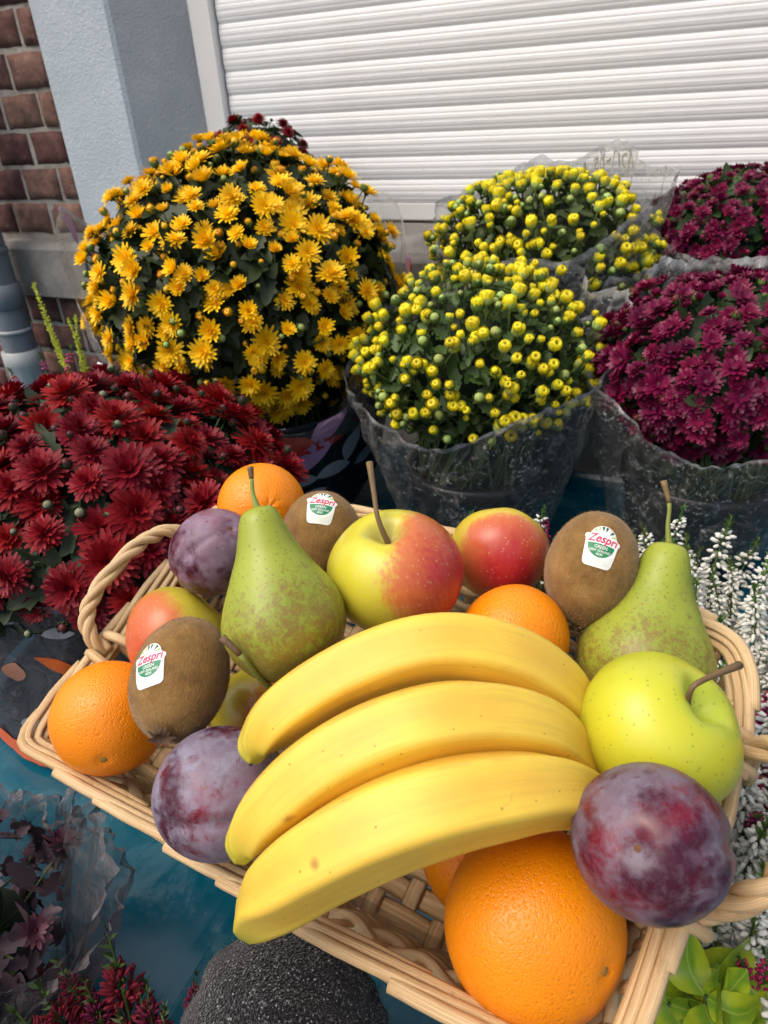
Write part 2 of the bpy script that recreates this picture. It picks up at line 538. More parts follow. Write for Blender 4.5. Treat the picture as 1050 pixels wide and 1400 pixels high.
def m_wicker():
    m = Mat('wicker', rough=.5, spec=.35); v = m.co(rnd=True)
    n = m.nd('ShaderNodeAttribute'); n.attribute_name = 'grain'
    sc = m.nd('ShaderNodeVectorMath'); sc.operation = 'MULTIPLY'; m.nt.links.new(n.outputs['Vector'], sc.inputs[0]); sc.inputs[1].default_value = (3.2, 3.2, .6)
    g = m.noise(sc.outputs[0], 1.6, 5, .65)
    c = m.mix(m.step(g, .36, .66), (.70, .50, .265), (.47, .285, .115))
    c = m.mix(m.math('MULTIPLY', m.rand(), .5), c, (.70, .54, .32))
    c = m.mix(m.math('MULTIPLY', m.step(m.noise(v, 40, 5, .7), .58, .75), .5), c, (.27, .145, .055))
    line = m.step(m.math('ABSOLUTE', m.math('SUBTRACT', g, .5)), .03, .0)
    c = m.mix(m.math('MULTIPLY', m.math('SUBTRACT', 1.0, m.step(m.math('ABSOLUTE', m.math('SUBTRACT', g, .52)), .0, .03)), .35), c, (.22, .12, .045))
    m.set('Base Color', c); m.bump(g, .5, .0012); return m.m


def m_knit():
    m = Mat('dark_knit', rough=.95, spec=.15, sheen=.2); v = m.co()
    f = m.noise(v, 600, 3, .7)
    f2 = m.vor(v, 620)
    c = m.ramp(f, [(.40, (.004, .004, .005)), (.57, (.016, .016, .018)), (.64, (.22, .22, .225)), (.73, (.58, .58, .58))])
    m.set('Base Color', c); m.bump(m.math('ADD', f, f2), 1.0, .0025); return m.m


BRICK, MORTAR, STONE = m_brick(), m_mortar(), m_stone()
PLASTER = m_plaster('pale_blue_plaster', (.53, .59, .62), (.46, .52, .55))
REVEAL = m_plaster('shaded_plaster', (.45, .485, .50), (.38, .415, .43))  # same plaster coloured darker and greyer, as the reveal turns from the light
SHUT = m_shutter(); BLUE = m_bluetop(); GROUND = m_ground()
FRAMEW = vary('white_frame_paint', (.72, .72, .69), .4, .06, 20)
PVC = m_pvc('grey_pvc', (.17, .19, .21)); IRON = m_pvc('pale_grey_metal', (.36, .38, .38))
BLACK = vary('black_pot_plastic', (.012, .012, .013), .35, .2, 40)
SOIL = vary('potting_soil', (.025, .016, .010), .95, .5, 90)
METAL = vary('galvanised_metal', (.35, .36, .37), .4, .2, 30, metal=.8)
LEAF = vary('mum_leaf', (.030, .058, .016), .5, .5, 30, hue=.05, trans=.12)
LEAFB = vary('fresh_leaf', (.055, .105, .022), .5, .5, 30, hue=.05, trans=.15)
LEAFG = vary('grey_green_leaf', (.042, .062, .030), .6, .4, 30, hue=.05, trans=.12)
STEM = vary('green_stem', (.060, .095, .032), .55, .3, 60)
CORE = vary('shade_dark_foliage', (.012, .022, .008), .8, .4, 50)  # leaf green darkened to stand for the shade inside the plants
YEL = vary('yellow_petal', (.95, .62, .004), .55, .22, 90, hue=.010, trans=.18)
YELC = vary('yellow_disc', (.80, .38, .005), .7, .3, 300)
RED = vary('dark_red_petal', (.24, .0015, .009), .6, .55, 60, hue=.010, trans=.12)
REDC = vary('red_disc', (.10, .003, .008), .7, .4, 200)
MAG = vary('magenta_petal', (.16, .004, .044), .45, .5, 60, hue=.010, trans=.12)
MAGC = vary('magenta_disc', (.075, .003, .02), .6, .4, 200)
BUDY = vary('bud_yellow', (.80, .68, .012), .5, .25, 200, hue=.012, trans=.1)
BUDG = vary('bud_green', (.34, .43, .11), .5, .35, 200, hue=.04)
BUDD = vary('bud_dark_centre', (.22, .17, .012), .6, .2, 200)
SEPAL = vary('sepal_green', (.10, .165, .035), .55, .35, 150)
YSEP = vary('small_bud_orange', (.82, .44, .01), .5, .2, 200)
GBUD = vary('grey_bud', (.20, .20, .12), .6, .4, 120)
RBUD = vary('red_bud', (.10, .012, .018), .5, .4, 120)
HWHITE = vary('white_heather_bell', (.78, .78, .70), .5, .25, 200, hue=.02, trans=.15)
HRED = vary('red_heather_bell', (.17, .009, .038), .85, .5, 200, hue=.04, trans=.1)
HPINK = vary('pink_heather_bell', (.42, .06, .16), .5, .4, 200, hue=.04, trans=.1)
NEEDLE = vary('heather_needle', (.075, .145, .022), .5, .4, 100, hue=.05)
DNEED = vary('dark_heather_needle', (.055, .085, .020), .55, .4, 100, hue=.04)
NEEDLEY = vary('lime_heather_needle', (.42, .50, .03), .5, .3, 100, hue=.04)
TWIG = vary('brown_twig', (.16, .10, .045), .6, .4, 120, bump=.4)
WICK = m_wicker()
KNIT = m_knit()
SKIN = vary('skin', (.55, .33, .24), .5, .1, 60)
CLEAR = film('clear_film', base=.05)
FROST = film('speckled_film', tint=(.86, .87, .86), base=.03, speck=.75, speck_scale=190, rough=.10, milk=(.42, .43, .42), spec=.8)
SMOKE = film('smoky_film', tint=(.40, .37, .39), base=.30, speck=.0, rough=.12, milk=(.15, .13, .14))
LINER = film('liner_film', tint=(.78, .79, .78), base=.10, rough=.06, milk=(.20, .20, .19), spec=1.0)
SMOKE2 = film('crumpled_film', tint=(.80, .79, .80), base=.10, speck=.0, rough=.07, milk=(.16, .15, .155), spec=1.0)
DARKF = film('dark_printed_film', tint=(.10, .10, .11), base=.42, rough=.22, milk=(.016, .018, .022))
WINE = film('wine_printed_film', tint=(.10, .03, .03), base=.55, rough=.3, milk=(.045, .008, .012))


def flat(name, col, rough=.4): return vary(name, col, rough, .15, 60)


# ------------------------------------------------------------------ the setting
def build_setting():
    mb = MB(); mb.add([(-60, -60, 0), (60, -60, 0), (60, 60, 0), (-60, 60, 0)], [(0, 1, 2, 3)])
    struct('ground', mb.mesh('ground', GROUND))
    # brick wall: bricks one by one on a bed of mortar
    wall = thing('brick_wall', 'dark red brick wall with pale crumbling mortar behind the grey downpipe', 'brick wall', (-1.6, 1.235, 0))
    mb = MB(); box(mb, (-.9, .0035, 0), (.32, .30, 2.6)); part('mortar_bed', mb.mesh('mortar_bed', MORTAR), wall)
    kinds = []
    for (bw, k) in ((.1005, 5), (.043, 3)):
        ks = []
        for q in range(k):
            mb = MB(); nx, nz = (5, 4) if bw > .06 else (4, 4)
            vs = []; fs = []
            for j in range(nz + 1):
                for i in range(nx + 1):
                    x = (i / nx - .5) * bw; z = (j / nz - .5) * .0615
                    e = min(1, min(i, nx - i, j, nz - j))
                    wob = .0035 * mnoise.noise(Vector((x * 30 + q * 9, z * 40, q)))
                    y = -.003 + (.0045 if e == 0 else 0) + .35 * wob
                    vs.append((x + wob * .7 * (e == 0), y, z + wob * (e == 0)))
            for j in range(nz):
                for i in range(nx):
                    a = j * (nx + 1) + i; fs.append((a, a + 1, a + nx + 2, a + nx + 1))
            m0 = len(vs)
            rim = [i for i in range(nx + 1)] + [(j * (nx + 1) + nx) for j in range(1, nz + 1)] + \
                  [nz * (nx + 1) + i for i in range(nx - 1, -1, -1)] + [j * (nx + 1) for j in range(nz - 1, 0, -1)]
            for i in rim: vs.append((vs[i][0], .03, vs[i][2]))
            n = len(rim)
            for i in range(n): fs.append((rim[i], m0 + i, m0 + (i + 1) % n, rim[(i + 1) % n]))
            mb.add(vs, fs); ks.append(mb.mesh('brick', BRICK))
        kinds.append(ks)
    pitch = .0705
    z0 = 1.219 - .0045
    rows = list(range(0, 12)) + list(range(-3, -14, -1))
    for r in rows:
        z = z0 + (r + .5) * pitch
        x = .3040; first = r % 2
        while x > -.62:
            w_ = .043 if first else .1005; first = 0
            if not (z < 1.219 and z > 1.07):
                part('brick', R.choice(kinds[1] if w_ < .06 else kinds[0]), wall, TM((x - w_ / 2, R.uniform(-.002, .002), z + R.uniform(-.002, .002)),
                     Matrix.Rotation(R.uniform(-.012, .012), 3, 'Y')))
            x -= w_ + .010
    # grey stone course
    sill = thing('stone_sill', 'weathered grey stone course under the brickwork and window', 'sill', (-1.55, 1.2, 1.07))
    mb = MB()
    prof = [(0.03, 0), (0.0, .012), (.0, .118), (.012, .132), (.03, .1345)]
    def ext(x0, x1, pr, yb):
        vs = [(x0, y, z) for y, z in pr] + [(x0, yb, pr[-1][1]), (x0, yb, pr[0][1])]
        n = len(vs); vs += [(x1, p[1], p[2]) for p in vs]
        fs = [(i, (i + 1) % n, n + (i + 1) % n, n + i) for i in range(n)] + [tuple(range(n))[::-1], tuple(range(n, 2 * n))]
        mb.add([Vector(v) for v in vs], [tuple(reversed(f)) for f in fs])
    ext(-.95, .255, prof, .06); ext(.26, .45, [(y + .005, z) for y, z in prof], .06)
    ext(.452, 2.9, [(-.01, .0), (-.03, .012), (-.03, .125), (-.02, .14), (.14, .162)], .30)
    part('stone_block', mb.mesh('stone_block', STONE, smooth=False), sill)
    # lower wall under the window (grey render)
    low = thing('lower_wall', 'grey rendered wall below the window, behind the flower pots', 'wall', (.3, 1.24, 0))
    mb = MB(); box(mb, (-1.58, .0, 0), (1.2, .3, 1.072)); part('render', mb.mesh('render', STONE), low)
    # plaster surround and slanting reveal
    sur = thing('window_surround', 'pale blue rough plaster jamb left of the white shutter', 'window surround', (-1.2, 1.235, 1.2045))
    mb = MB()
    pl = [(-.095, .0), (.093, .0), (.101, .010), (.101, .012)]
    vs = []; fs = []
    nz = 2
    outline = [(-.095, .05), (-.095, -.003), (-.088, -.008), (.092, -.008), (.0995, -.002)]
    for z in (.0, 1.4): vs += [(x, y, z) for x, y in outline]
    n = len(outline)
    for i in range(n - 1): fs.append((i, i + 1, n + i + 1, n + i))
    mb.add(vs, fs); part('jamb_face', mb.mesh('jamb_face', PLASTER, smooth=False), sur)
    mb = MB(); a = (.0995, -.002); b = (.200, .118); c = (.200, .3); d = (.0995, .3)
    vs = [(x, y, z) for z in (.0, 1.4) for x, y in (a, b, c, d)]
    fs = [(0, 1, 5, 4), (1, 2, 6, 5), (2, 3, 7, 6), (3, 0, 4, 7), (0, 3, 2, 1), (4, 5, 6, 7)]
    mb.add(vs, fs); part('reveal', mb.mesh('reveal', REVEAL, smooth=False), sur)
    # shutter
    sh = thing('roller_shutter', 'closed white roller shutter with dusty horizontal slats', 'shutter', (-.2, 1.345, H0 - .214))
    mb = MB(); box(mb, (-.80, -.016, 0), (-.747, .05, 1.4), bev=.004); part('guide_rail', mb.mesh('guide_rail', FRAMEW, smooth=False), sh)
    mb = MB(); box(mb, (-.745, .000, .0), (1.35, .02, .0335), bev=.003); part('bottom_bar', mb.mesh('bottom_bar', FRAMEW, smooth=False), sh)
    mb = MB(); prof = []
    p = .0389; g = .0022
    for i in range(17):
        t = i / 16; z = g + t * (p - g)
        bul = math.sin(PI * min(1, max(0, t)))
        y = -.0033 * (bul ** .7)
        if i in (7, 8): y += .0005
        if i == 12: y += .0006
        if i == 3: y += .0004
        prof.append((y, z))
    prof = [(.0006, -.0004), (.0004, g * .6)] + prof
    vs = []; fs = []
    xs = [-.744, 1.35]
    for x in xs: vs += [(x, y, z) for y, z in prof]
    n = len(prof)
    fs = [(i, n + i, n + i + 1, i + 1) for i in range(n - 1)]
    mb.add(vs, fs); me = mb.mesh('slat', SHUT, smooth=False)
    for k in range(16): part('slat', me, sh, TM((0, 0, .0335 + k * p)))
    mb = MB(); box(mb, (-.75, .03, 0), (1.36, .05, 1.4)); part('backing', mb.mesh('backing', SHUT), sh)
    # downpipe
    dp = thing('downpipe', 'grey plastic downpipe with collars entering a pale metal foot', 'drainpipe', (0, 0, 0))
    base = P(40, 512, 1.74); top = Vector((base.x, base.y, base.z + .9))
    dp.location = (base.x, base.y, 0)
    zz = base.z
    def cyl(name, m, prof):
        mb = MB(); lathe(mb, prof, 40); part(name, mb.mesh(name, m), dp)
    cyl('pipe', PVC, [(.0385, zz + 1.1), (.0385, zz + .06)])
    cyl('collar', PVC, [(.0385, zz + .222), (.043, zz + .220), (.043, zz + .168), (.0385, zz + .165)])
    cyl('collar', PVC, [(.0385, zz + .30), (.041, zz + .298), (.041, zz + .288), (.0385, zz + .286)])
    cyl('ring', IRON, [(.0385, zz + .118), (.0415, zz + .117), (.0415, zz + .110), (.0385, zz + .109)])
    mb = MB()
    lathe(mb, [(.0385, zz + .066), (.046, zz + .064), (.047, zz + .03), (.044, zz + .022), (.044, zz - .55), (.044, 0)], 48,
          dfm=lambda q: Vector((q.x * (1 + (.03 * math.cos(12 * math.atan2(q.y, q.x)) if q.z < zz + .02 else 0)),
                                q.y * (1 + (.03 * math.cos(12 * math.atan2(q.y, q.x)) if q.z < zz + .02 else 0)), q.z)))
    part('foot', mb.mesh('foot', IRON), dp)


ZT = H0 - .62                                 # top of the display table


def build_table():
    t = thing('display_table', 'low metal display table carrying blue trays and the flower pots', 'table', (-.25, .5, 0))
    mb = MB(); box(mb, (-1.55, -.55, ZT - .05), (1.2, .66, ZT - .02)); part('table_top', mb.mesh('table_top', METAL, smooth=False), t)
    for x in (-1.5, 1.15):
        for y in (-.5, .61):
            mb = MB(); box(mb, (x - .02, y - .02, 0), (x + .02, y + .02, ZT - .0505)); part('leg', mb.mesh('leg', METAL, smooth=False), t)
    lab = {0: 'shallow blue plastic tray at the far left, under the drainpipe', 1: 'glossy blue plastic tray below the left side of the basket',
           2: 'blue plastic tray under the right of the basket and white heather'}
    xs = [(-1.78, -1.04), (-1.035, -.285), (-.280, .80)]
    for k, (x0, x1) in enumerate(xs):
        tr = thing('flower_tray', lab[k], 'tray', ((x0 + x1) / 2, .55, ZT - .018), 'blue trays on the display table')
        w_ = (x1 - x0) / 2; d_ = .60
        mb = MB()
        rows = [(0, .018, 0), (.0, .020, 0), (-.004, .034, 0), (.004, .036, 0), (.010, .030, 0), (.016, .0185, 0), (.03, .018, 0)]
        def ring(ins, z): 
            rr = .02; out = []
            for (sx, sy) in ((1, 1), (-1, 1), (-1, -1), (1, -1)):
                for q in range(5):
                    a = {(1, 1): 0, (-1, 1): PI / 2, (-1, -1): PI, (1, -1): 1.5 * PI}[(sx, sy)] + q / 4 * PI / 2
                    out.append((sx * (w_ - ins - rr) + rr * math.cos(a), sy * (d_ - ins - rr) + rr * math.sin(a), z))
            return out
        vs = []; n = 20
        for ins, z, _ in [(0, 0, 0)] + rows[1:]: vs += ring(ins, z)
        fs = []
        nr = len(rows)
        for a in range(nr - 1):
            for i in range(n):
                j = (i + 1) % n; fs.append((a * n + i, a * n + j, (a + 1) * n + j, (a + 1) * n + i))
        fs.append(tuple((nr - 1) * n + i for i in range(n)))
        mb.add(vs, fs); part('tray_shell', mb.mesh('tray_shell', BLUE, smooth=False), tr)


# ------------------------------------------------------------------ plants
def petal(mb, ang, r0, L, wd, e0, e1, z0=0, mi=0, cup=.25, tip=.35, nseg=3):
    """one petal: from radius r0, length L, width wd, rising at slope e0 at the base and e1 at the tip"""
    ca, sa = math.cos(ang), math.sin(ang)
    r, z = r0, z0; pts = []
    ws = {3: [.45, 1.0, .85, tip], 2: [.5, 1.0, tip]}[nseg]
    for k in range(nseg + 1):
        pts.append((r, z, ws[k] * wd / 2))
        e = e0 + (e1 - e0) * (k / max(1, nseg - 1)) if k < nseg else 0
        r += math.cos(e) * L / nseg; z += math.sin(e) * L / nseg
    vs = []
    for (r, z, w_) in pts:
        for s_ in (-1, 0, 1):
            y = s_ * w_; zz = z + (cup * w_ if s_ else 0)
            vs.append((r * ca - y * sa, r * sa + y * ca, zz))
    fs = []
    for k in range(nseg):
        for i in (0, 1):
            a = k * 3 + i; fs.append((a, a + 1, a + 4, a + 3))
    mb.add(vs, fs, mi)


def bloom(name, mats, rings, disc=None, seed=0, calyx=True):
    """rings: (n, r0, L, width, e0, e1, z0)"""
    rr = random.Random(seed); mb = MB()
    for (n, r0, L, wd, e0, e1, z0) in rings:
        off = rr.random() * 6
        for i in range(n):
            petal(mb, off + (i + rr.uniform(-.25, .25)) / n * 2 * PI, r0, L * rr.uniform(.82, 1.12), wd * rr.uniform(.85, 1.15),
                  e0 + rr.uniform(-.16, .16), e1 + rr.uniform(-.25, .25), z0 + rr.uniform(-.0005, .0005), 0)
    if disc:
        r, h = disc; lathe(mb, [(0, h), (r * .6, h * .85), (r, h * .3), (r * .9, 0)], 9, 1)
    if calyx:
        lathe(mb, [(.0045, .0005), (.0035, -.002), (.0012, -.0045), (.0009, -.014), (0, -.014)], 6, 2)
    return mb.mesh(name, mats)


def yellow_blooms():
    out = []
    for q in range(4):
        out.append(bloom('flower', [YEL, YELC, STEM], [(17, .003, .0165, .0050, .12, .30, .0), (15, .0028, .0145, .0046, .42, .62, .0012),
                  (12, .002, .0105, .0040, .75, .95, .002), (8, .001, .0065, .0032, 1.1, 1.25, .0022)], (.0035, .004), q))
    for q in range(2):
        out.append(bloom('flower', [YEL, YELC, STEM], [(15, .003, .0145, .0048, .55, .8, .0), (13, .002, .0125, .0042, .85, 1.05, .001),
                  (9, .001, .0095, .0036, 1.15, 1.3, .0015)], (.003, .004), 20 + q))
    return out


def red_blooms():
    out = []
    for q in range(4):
        out.append(bloom('flower', [RED, REDC, STEM], [(24, .004, .026, .0072, -.35, -.20, -.001), (24, .0038, .0255, .0068, -.02, .12, .001),
                  (22, .003, .022, .0064, .30, .50, .003), (18, .002, .0175, .0058, .62, .95, .0045), (12, .001, .012, .005, .95, 1.35, .005)], (.004, .006), 40 + q))
    return out


def magenta_blooms():
    out = []
    for q in range(4):
        out.append(bloom('flower', [MAG, MAGC, STEM], [(13, .003, .0165, .0068, .10, .28, 0), (12, .003, .0150, .0064, .42, .60, .001),
                  (10, .002, .011, .0056, .8, 1.0, .002)], (.0048, .0035), 60 + q))
    out.append(bloom('flower', [MAG, MAGC, STEM], [(11, .002, .012, .006, .8, 1.1, 0), (9, .0015, .011, .0052, 1.05, 1.3, .001)], (.003, .004), 70))
    return out


def bud_mesh(name, col, sep, kind, seed=0):
    """round chrysanthemum bud: kind 0 tight green, 1 half yellow, 2 yellow with a dimple"""
    mb = MB(); r = .0062; rr = random.Random(seed)
    if kind == 2:
        lathe(mb, [(.0, .0052), (.0016, .0056)], 10, 2)
        lathe(mb, [(.0016, .0056), (.0024, .0078), (.0040, .0082), (.0056, .0062), (.0062, .0032), (.0052, .0)], 10, 0)
    elif kind == 1:
        lathe(mb, [(.0, .0060), (.0010, .0062)], 9, 2)
        lathe(mb, [(.0010, .0062), (.0020, .0076), (.0036, .0070), (.0052, .0045), (.0054, .0018), (.0046, 0)], 9, 0)
    else:
        lathe(mb, [(0, .0068), (.0020, .0063), (.0040, .0045), (.0048, .002), (.0042, 0)], 8, 0)
    if kind:
        for i in range(11):
            petal(mb, i / 11 * 2 * PI + rr.uniform(-.15, .15), .0050 if kind == 2 else .0044, .0072, .0042, 1.25 + rr.uniform(-.1, .1), 2.0 + rr.uniform(-.3, .2), .001, 0, .25, .5, 3)
    lathe(mb, [(.0058, .0016), (.0056, -.0008), (.0036, -.0034), (.0010, -.0048), (.0008, -.022), (0, -.022)], 8, 1)
    for i in range(8):
        petal(mb, i / 8 * 2 * PI + rr.uniform(-.2, .2), .0052, .0058, .0040, 1.35, 1.75, -.001, 1, .1, .25, 2)
    return mb.mesh(name, [col, sep, BUDD])


def leaf_batch(mb, pts, nrm, size, mi=0, lobed=True):
    """many small leaves at points, lying across the normals"""
    if lobed:
        shp = np.array([(0, 0), (.16, .12), (.30, .34), (.20, .42), (.34, .62), (.20, .70), (.14, .95), (0, 1.08),
                        (-.14, .95), (-.20, .70), (-.34, .62), (-.20, .42), (-.30, .34), (-.16, .12)])
    else:
        shp = np.array([(0, 0), (.20, .25), (.24, .55), (.12, .85), (0, 1.), (-.12, .85), (-.24, .55), (-.20, .25)])
    n = len(shp); half = n // 2
    for p, d in zip(pts, nrm):
        d = Vector(d); a = R.uniform(0, 2 * PI)
        F = frame((d + Vector((R.gauss(0, .5), R.gauss(0, .5), R.gauss(0, .5)))), (math.cos(a), math.sin(a), .3))
        s = size * R.uniform(.6, 1.25); cupz = R.uniform(.1, .5); bend = R.uniform(-.5, .2)
        vs = [Vector(p) + F @ Vector((x * s, (y - .4) * s, (abs(x) * cupz + bend * (y - .4) ** 2) * s)) for x, y in shp]
        vs.append(Vector(p) + F @ Vector((0, .12 * s, 0)))
        fs = []
        for i in range(n): fs.append((n, i, (i + 1) % n)) if False else None
        fs = [tuple(list(range(0, half + 1))), tuple([0] + list(range(half, n)))]
        mb.add(vs[:n], fs, mi)


def dirs_poisson(n, mind, ok, tries=9000, seed=0):
    rr = random.Random(seed); out = []
    for _ in range(tries):
        z = rr.uniform(-1, 1); a = rr.uniform(0, 2 * PI); q = math.sqrt(1 - z * z)
        d = Vector((q * math.cos(a), q * math.sin(a), z))
        if not ok(d): continue
        m = mind(d) if callable(mind) else mind
        if all((d - e).length > m for e in out):
            out.append(d)
            if len(out) >= n: break
    return out


def pot(parent, r0, r1, h, mat=BLACK):
    mb = MB(); lathe(mb, [(r1 * .90, h * .93), (r1 * .95, h), (r1 * 1.05, h), (r1 * 1.05, h * .90), (r1 * .98, h * .89), (r0, .0), (0, 0)], 36)
    part('pot', mb.mesh('pot', mat), parent)
    mb = MB(); lathe(mb, [(0, h * .92), (r1 * .91, h * .9)], 24); part('soil', mb.mesh('soil', SOIL), parent)


def sleeve(parent, mat, zb, rb, top, name='wrap', nphi=112, nt=22, crump=.006, seed=0, bow=.85, lip=.0, ctr=(0, 0), ridge=.35):
    """open cone of film; top(phi) -> (r, z). Returns the surface function."""
    def pt(phi, t, off=0.0):
        rt, zt = top(phi)
        k = t ** bow
        r = rb + (rt - rb) * k + lip * max(0, t - .88) / .12
        z = zb + (zt - zb) * t
        cs, sn = math.cos(phi), math.sin(phi)
        nz = mnoise.noise(Vector((cs * 3.2 + seed, sn * 3.2, t * 2.4))) + .55 * mnoise.noise(Vector((cs * 8 + seed, sn * 8, t * 5))) \
            + .35 * mnoise.noise(Vector((cs * 19, sn * 19 + seed, t * 9)))
        fold = abs(mnoise.noise(Vector((cs * 5 + seed * 2, sn * 5, .6 * t)))) - .2
        fold -= ridge * (abs(mnoise.noise(Vector((cs * 9 + seed, sn * 9, t * 6)))) + .6 * abs(mnoise.noise(Vector((cs * 20, sn * 20 + seed, t * 13)))) - .25)
        r += crump * (.4 + t) * (nz + .9 * fold) + off
        return Vector((ctr[0] * t + r * cs, ctr[1] * t + r * sn, z + crump * 1.3 * t * nz))
    vs = []; fs = []
    for j in range(nt + 1):
        for i in range(nphi): vs.append(pt(2 * PI * i / nphi, j / nt))
    for j in range(nt):
        for i in range(nphi):
            k = (i + 1) % nphi; fs.append((j * nphi + i, j * nphi + k, (j + 1) * nphi + k, (j + 1) * nphi + i))
    mb = MB(); mb.add(vs, fs)
    o = part(name, mb.mesh(name, mat, attrs={'edge': np.repeat(np.arange(nt + 1) / nt, nphi)}), parent)
    return o, pt


def print_leaf(wrapo, pt, phi, t, ln, wd, ang, mat, name='printed_leaf', Rr=.15, Hh=.2):
    """a leaf printed on the film, lying on its surface"""
    vs = []; fs = []; n = 8
    ca, sa = math.cos(ang), math.sin(ang)
    for i in range(n + 1):
        u = i / n; hw = wd / 2 * math.sin(PI * u) ** .8
        for s_ in (-1, 0, 1):
            x = (u - .5) * ln; y = s_ * hw + .08 * ln * math.sin(PI * u)
            dx = x * ca - y * sa; dy = x * sa + y * ca
            vs.append(pt(phi + dx / Rr, min(.995, max(.01, t + dy / Hh)), .0012))
    for i in range(n):
        for s_ in (0, 1):
            a = i * 3 + s_; fs.append((a, a + 1, a + 4, a + 3))
    mb = MB(); mb.add(vs, fs); return part(name, mb.mesh(name, mat), wrapo)


def mum(label, group, u, v, z, rx, rz, blooms, nb, md, size, buds=None, nbud=0, bmd=.05, bsize=1, leafm=LEAF, nleaf=800, leafs=.04,
        seed=0, low=-.55, upmix=.5, jit=.05, clump=0, stem_out=0, base=None, pot_r=.085, pot_h=.13, skew=0, bscale=(.7, 1.1), fshare=None, cap=300, cmin=-.35, fmin=None, core=.80, pairs=0):
    c = P(u, v, z)
    if base is None: base = Vector((c.x, c.y, ZT + .002))
    t = thing('potted_chrysanthemum', label, 'chrysanthemum', base, group)
    cl = c - base
    tocam = (cam.matrix_world.translation - c).normalized()
    side = Vector((tocam.x, tocam.y, 0)).normalized()
    rr = random.Random(seed)
    def surf(d, k=1.0):
        bump_ = 1 + .05 * mnoise.noise(d * 2.3 + Vector((seed, 0, 0))) + .03 * mnoise.noise(d * 6 + Vector((seed, 3, 0)))
        return cl + Vector((d.x * rx, d.y * rx, d.z * rz)) * k * bump_
    ok = lambda d: d.z > low and (d.dot(side) > cmin or d.z > .72)
    pot(t, pot_r * .8, pot_r, pot_h)
    # foliage: a heart coloured dark as inner shade, stems and many leaves
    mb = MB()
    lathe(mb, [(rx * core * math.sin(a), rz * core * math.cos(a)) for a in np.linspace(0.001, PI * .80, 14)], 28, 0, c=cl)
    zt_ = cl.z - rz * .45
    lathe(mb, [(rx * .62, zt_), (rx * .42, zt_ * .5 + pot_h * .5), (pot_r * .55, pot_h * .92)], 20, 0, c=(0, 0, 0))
    nk = []; nn_ = []
    for _ in range(int(nleaf * .35)):
        u_ = rr.random(); a_ = rr.uniform(0, 2 * PI); r_ = (pot_r * .7 * (1 - u_) + rx * .80 * u_) * rr.uniform(.75, 1.02)
        nk.append(Vector((r_ * math.cos(a_), r_ * math.sin(a_), pot_h * .95 + (zt_ + rz * .1 - pot_h * .95) * u_))); nn_.append(Vector((math.cos(a_), math.sin(a_), -.1)))
    leaf_batch(mb, nk, nn_, leafs * .9, 1)
    ld = []
    while len(ld) < nleaf:
        d = Vector((rr.gauss(0, 1), rr.gauss(0, 1), rr.gauss(0, 1))).normalized()
        if d.z > low - .15 and d.dot(side) > cmin - .15: ld.append(d)
    pts = [surf(d, rr.uniform(.80, .955)) for d in ld]
    leaf_batch(mb, pts, [(d * .8 + Vector((0, 0, .5))) for d in ld], leafs, 1)
    stems = MB()
    bd = []
    fl = []
    if nb:
        def mfun(d):
            if not clump: return md
            q = mnoise.noise(d * clump + Vector((seed * 3.1, 1.7, 0)))
            return md * (1.0 if q > .02 else (1.5 if q > -.25 else 2.0))
        okf = ok if fmin is None else (lambda d: ok(d) and (d.dot(side) + .5 * d.x > fmin or rr.random() < .10))
        fl = dirs_poisson(min(nb, cap), mfun, okf, 14000, seed + 1)
    if nbud:
        bd = dirs_poisson(min(nbud, cap), bmd, ok, 15000, seed + 2)
    low_c = cl - Vector((0, 0, rz * .75))
    def place(d, me, nm, k, sc):
        n = (d + Vector((0, 0, upmix))).normalized()
        n = (n + Vector((rr.gauss(0, .22), rr.gauss(0, .22), rr.gauss(0, .18)))).normalized()
        p = surf(d, k)
        part(nm, me, t, TM(p, frame(n, (rr.uniform(-1, 1), rr.uniform(-1, 1), .2)), sc))
        q = p - n * .014 * sc
        mid = q - n * .03 - d * .02
        tube(stems, [q, mid, (mid * .45 + low_c * .55)], [.0010, .0013, .0016], 4, caps=False)
        if rr.random() < .17:
            a_ = math.atan2(d.y, d.x) + rr.uniform(-.5, .5); tube(stems, [mid * .6 + low_c * .4, Vector((rx * .62 * math.cos(a_ + .2), rx * .64 * math.sin(a_), cl.z - rz * rr.uniform(.7, 1.0))), Vector((pot_r * .7 * math.cos(a_ + rr.uniform(-.5, .5)), pot_r * .7 * math.sin(a_), pot_h * .9))], [.0016, .0018, .002], 4, caps=False)
    for d in fl:
        place(d, rr.choice(blooms), 'flower', 1 + rr.uniform(-jit, jit), size * rr.uniform(*bscale))
    if pairs:
        for d in list(bd):
            if rr.random() < pairs:
                bd.append((d + Vector((rr.gauss(0, .035), rr.gauss(0, .035), rr.gauss(0, .035)))).normalized())
        rr.shuffle(bd); bd = bd[:cap]
    for d in bd:
        if fl and min((d - e).length for e in fl) < md * .42: continue
        place(d, rr.choice(buds), 'bud', 1 + rr.uniform(-jit, jit) - .015 + stem_out, bsize * rr.uniform(.6, 1.2))
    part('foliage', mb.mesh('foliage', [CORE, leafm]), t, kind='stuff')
    part('stem_cluster', stems.mesh('stem_cluster', STEM), t, kind='stuff')
    return t, cl


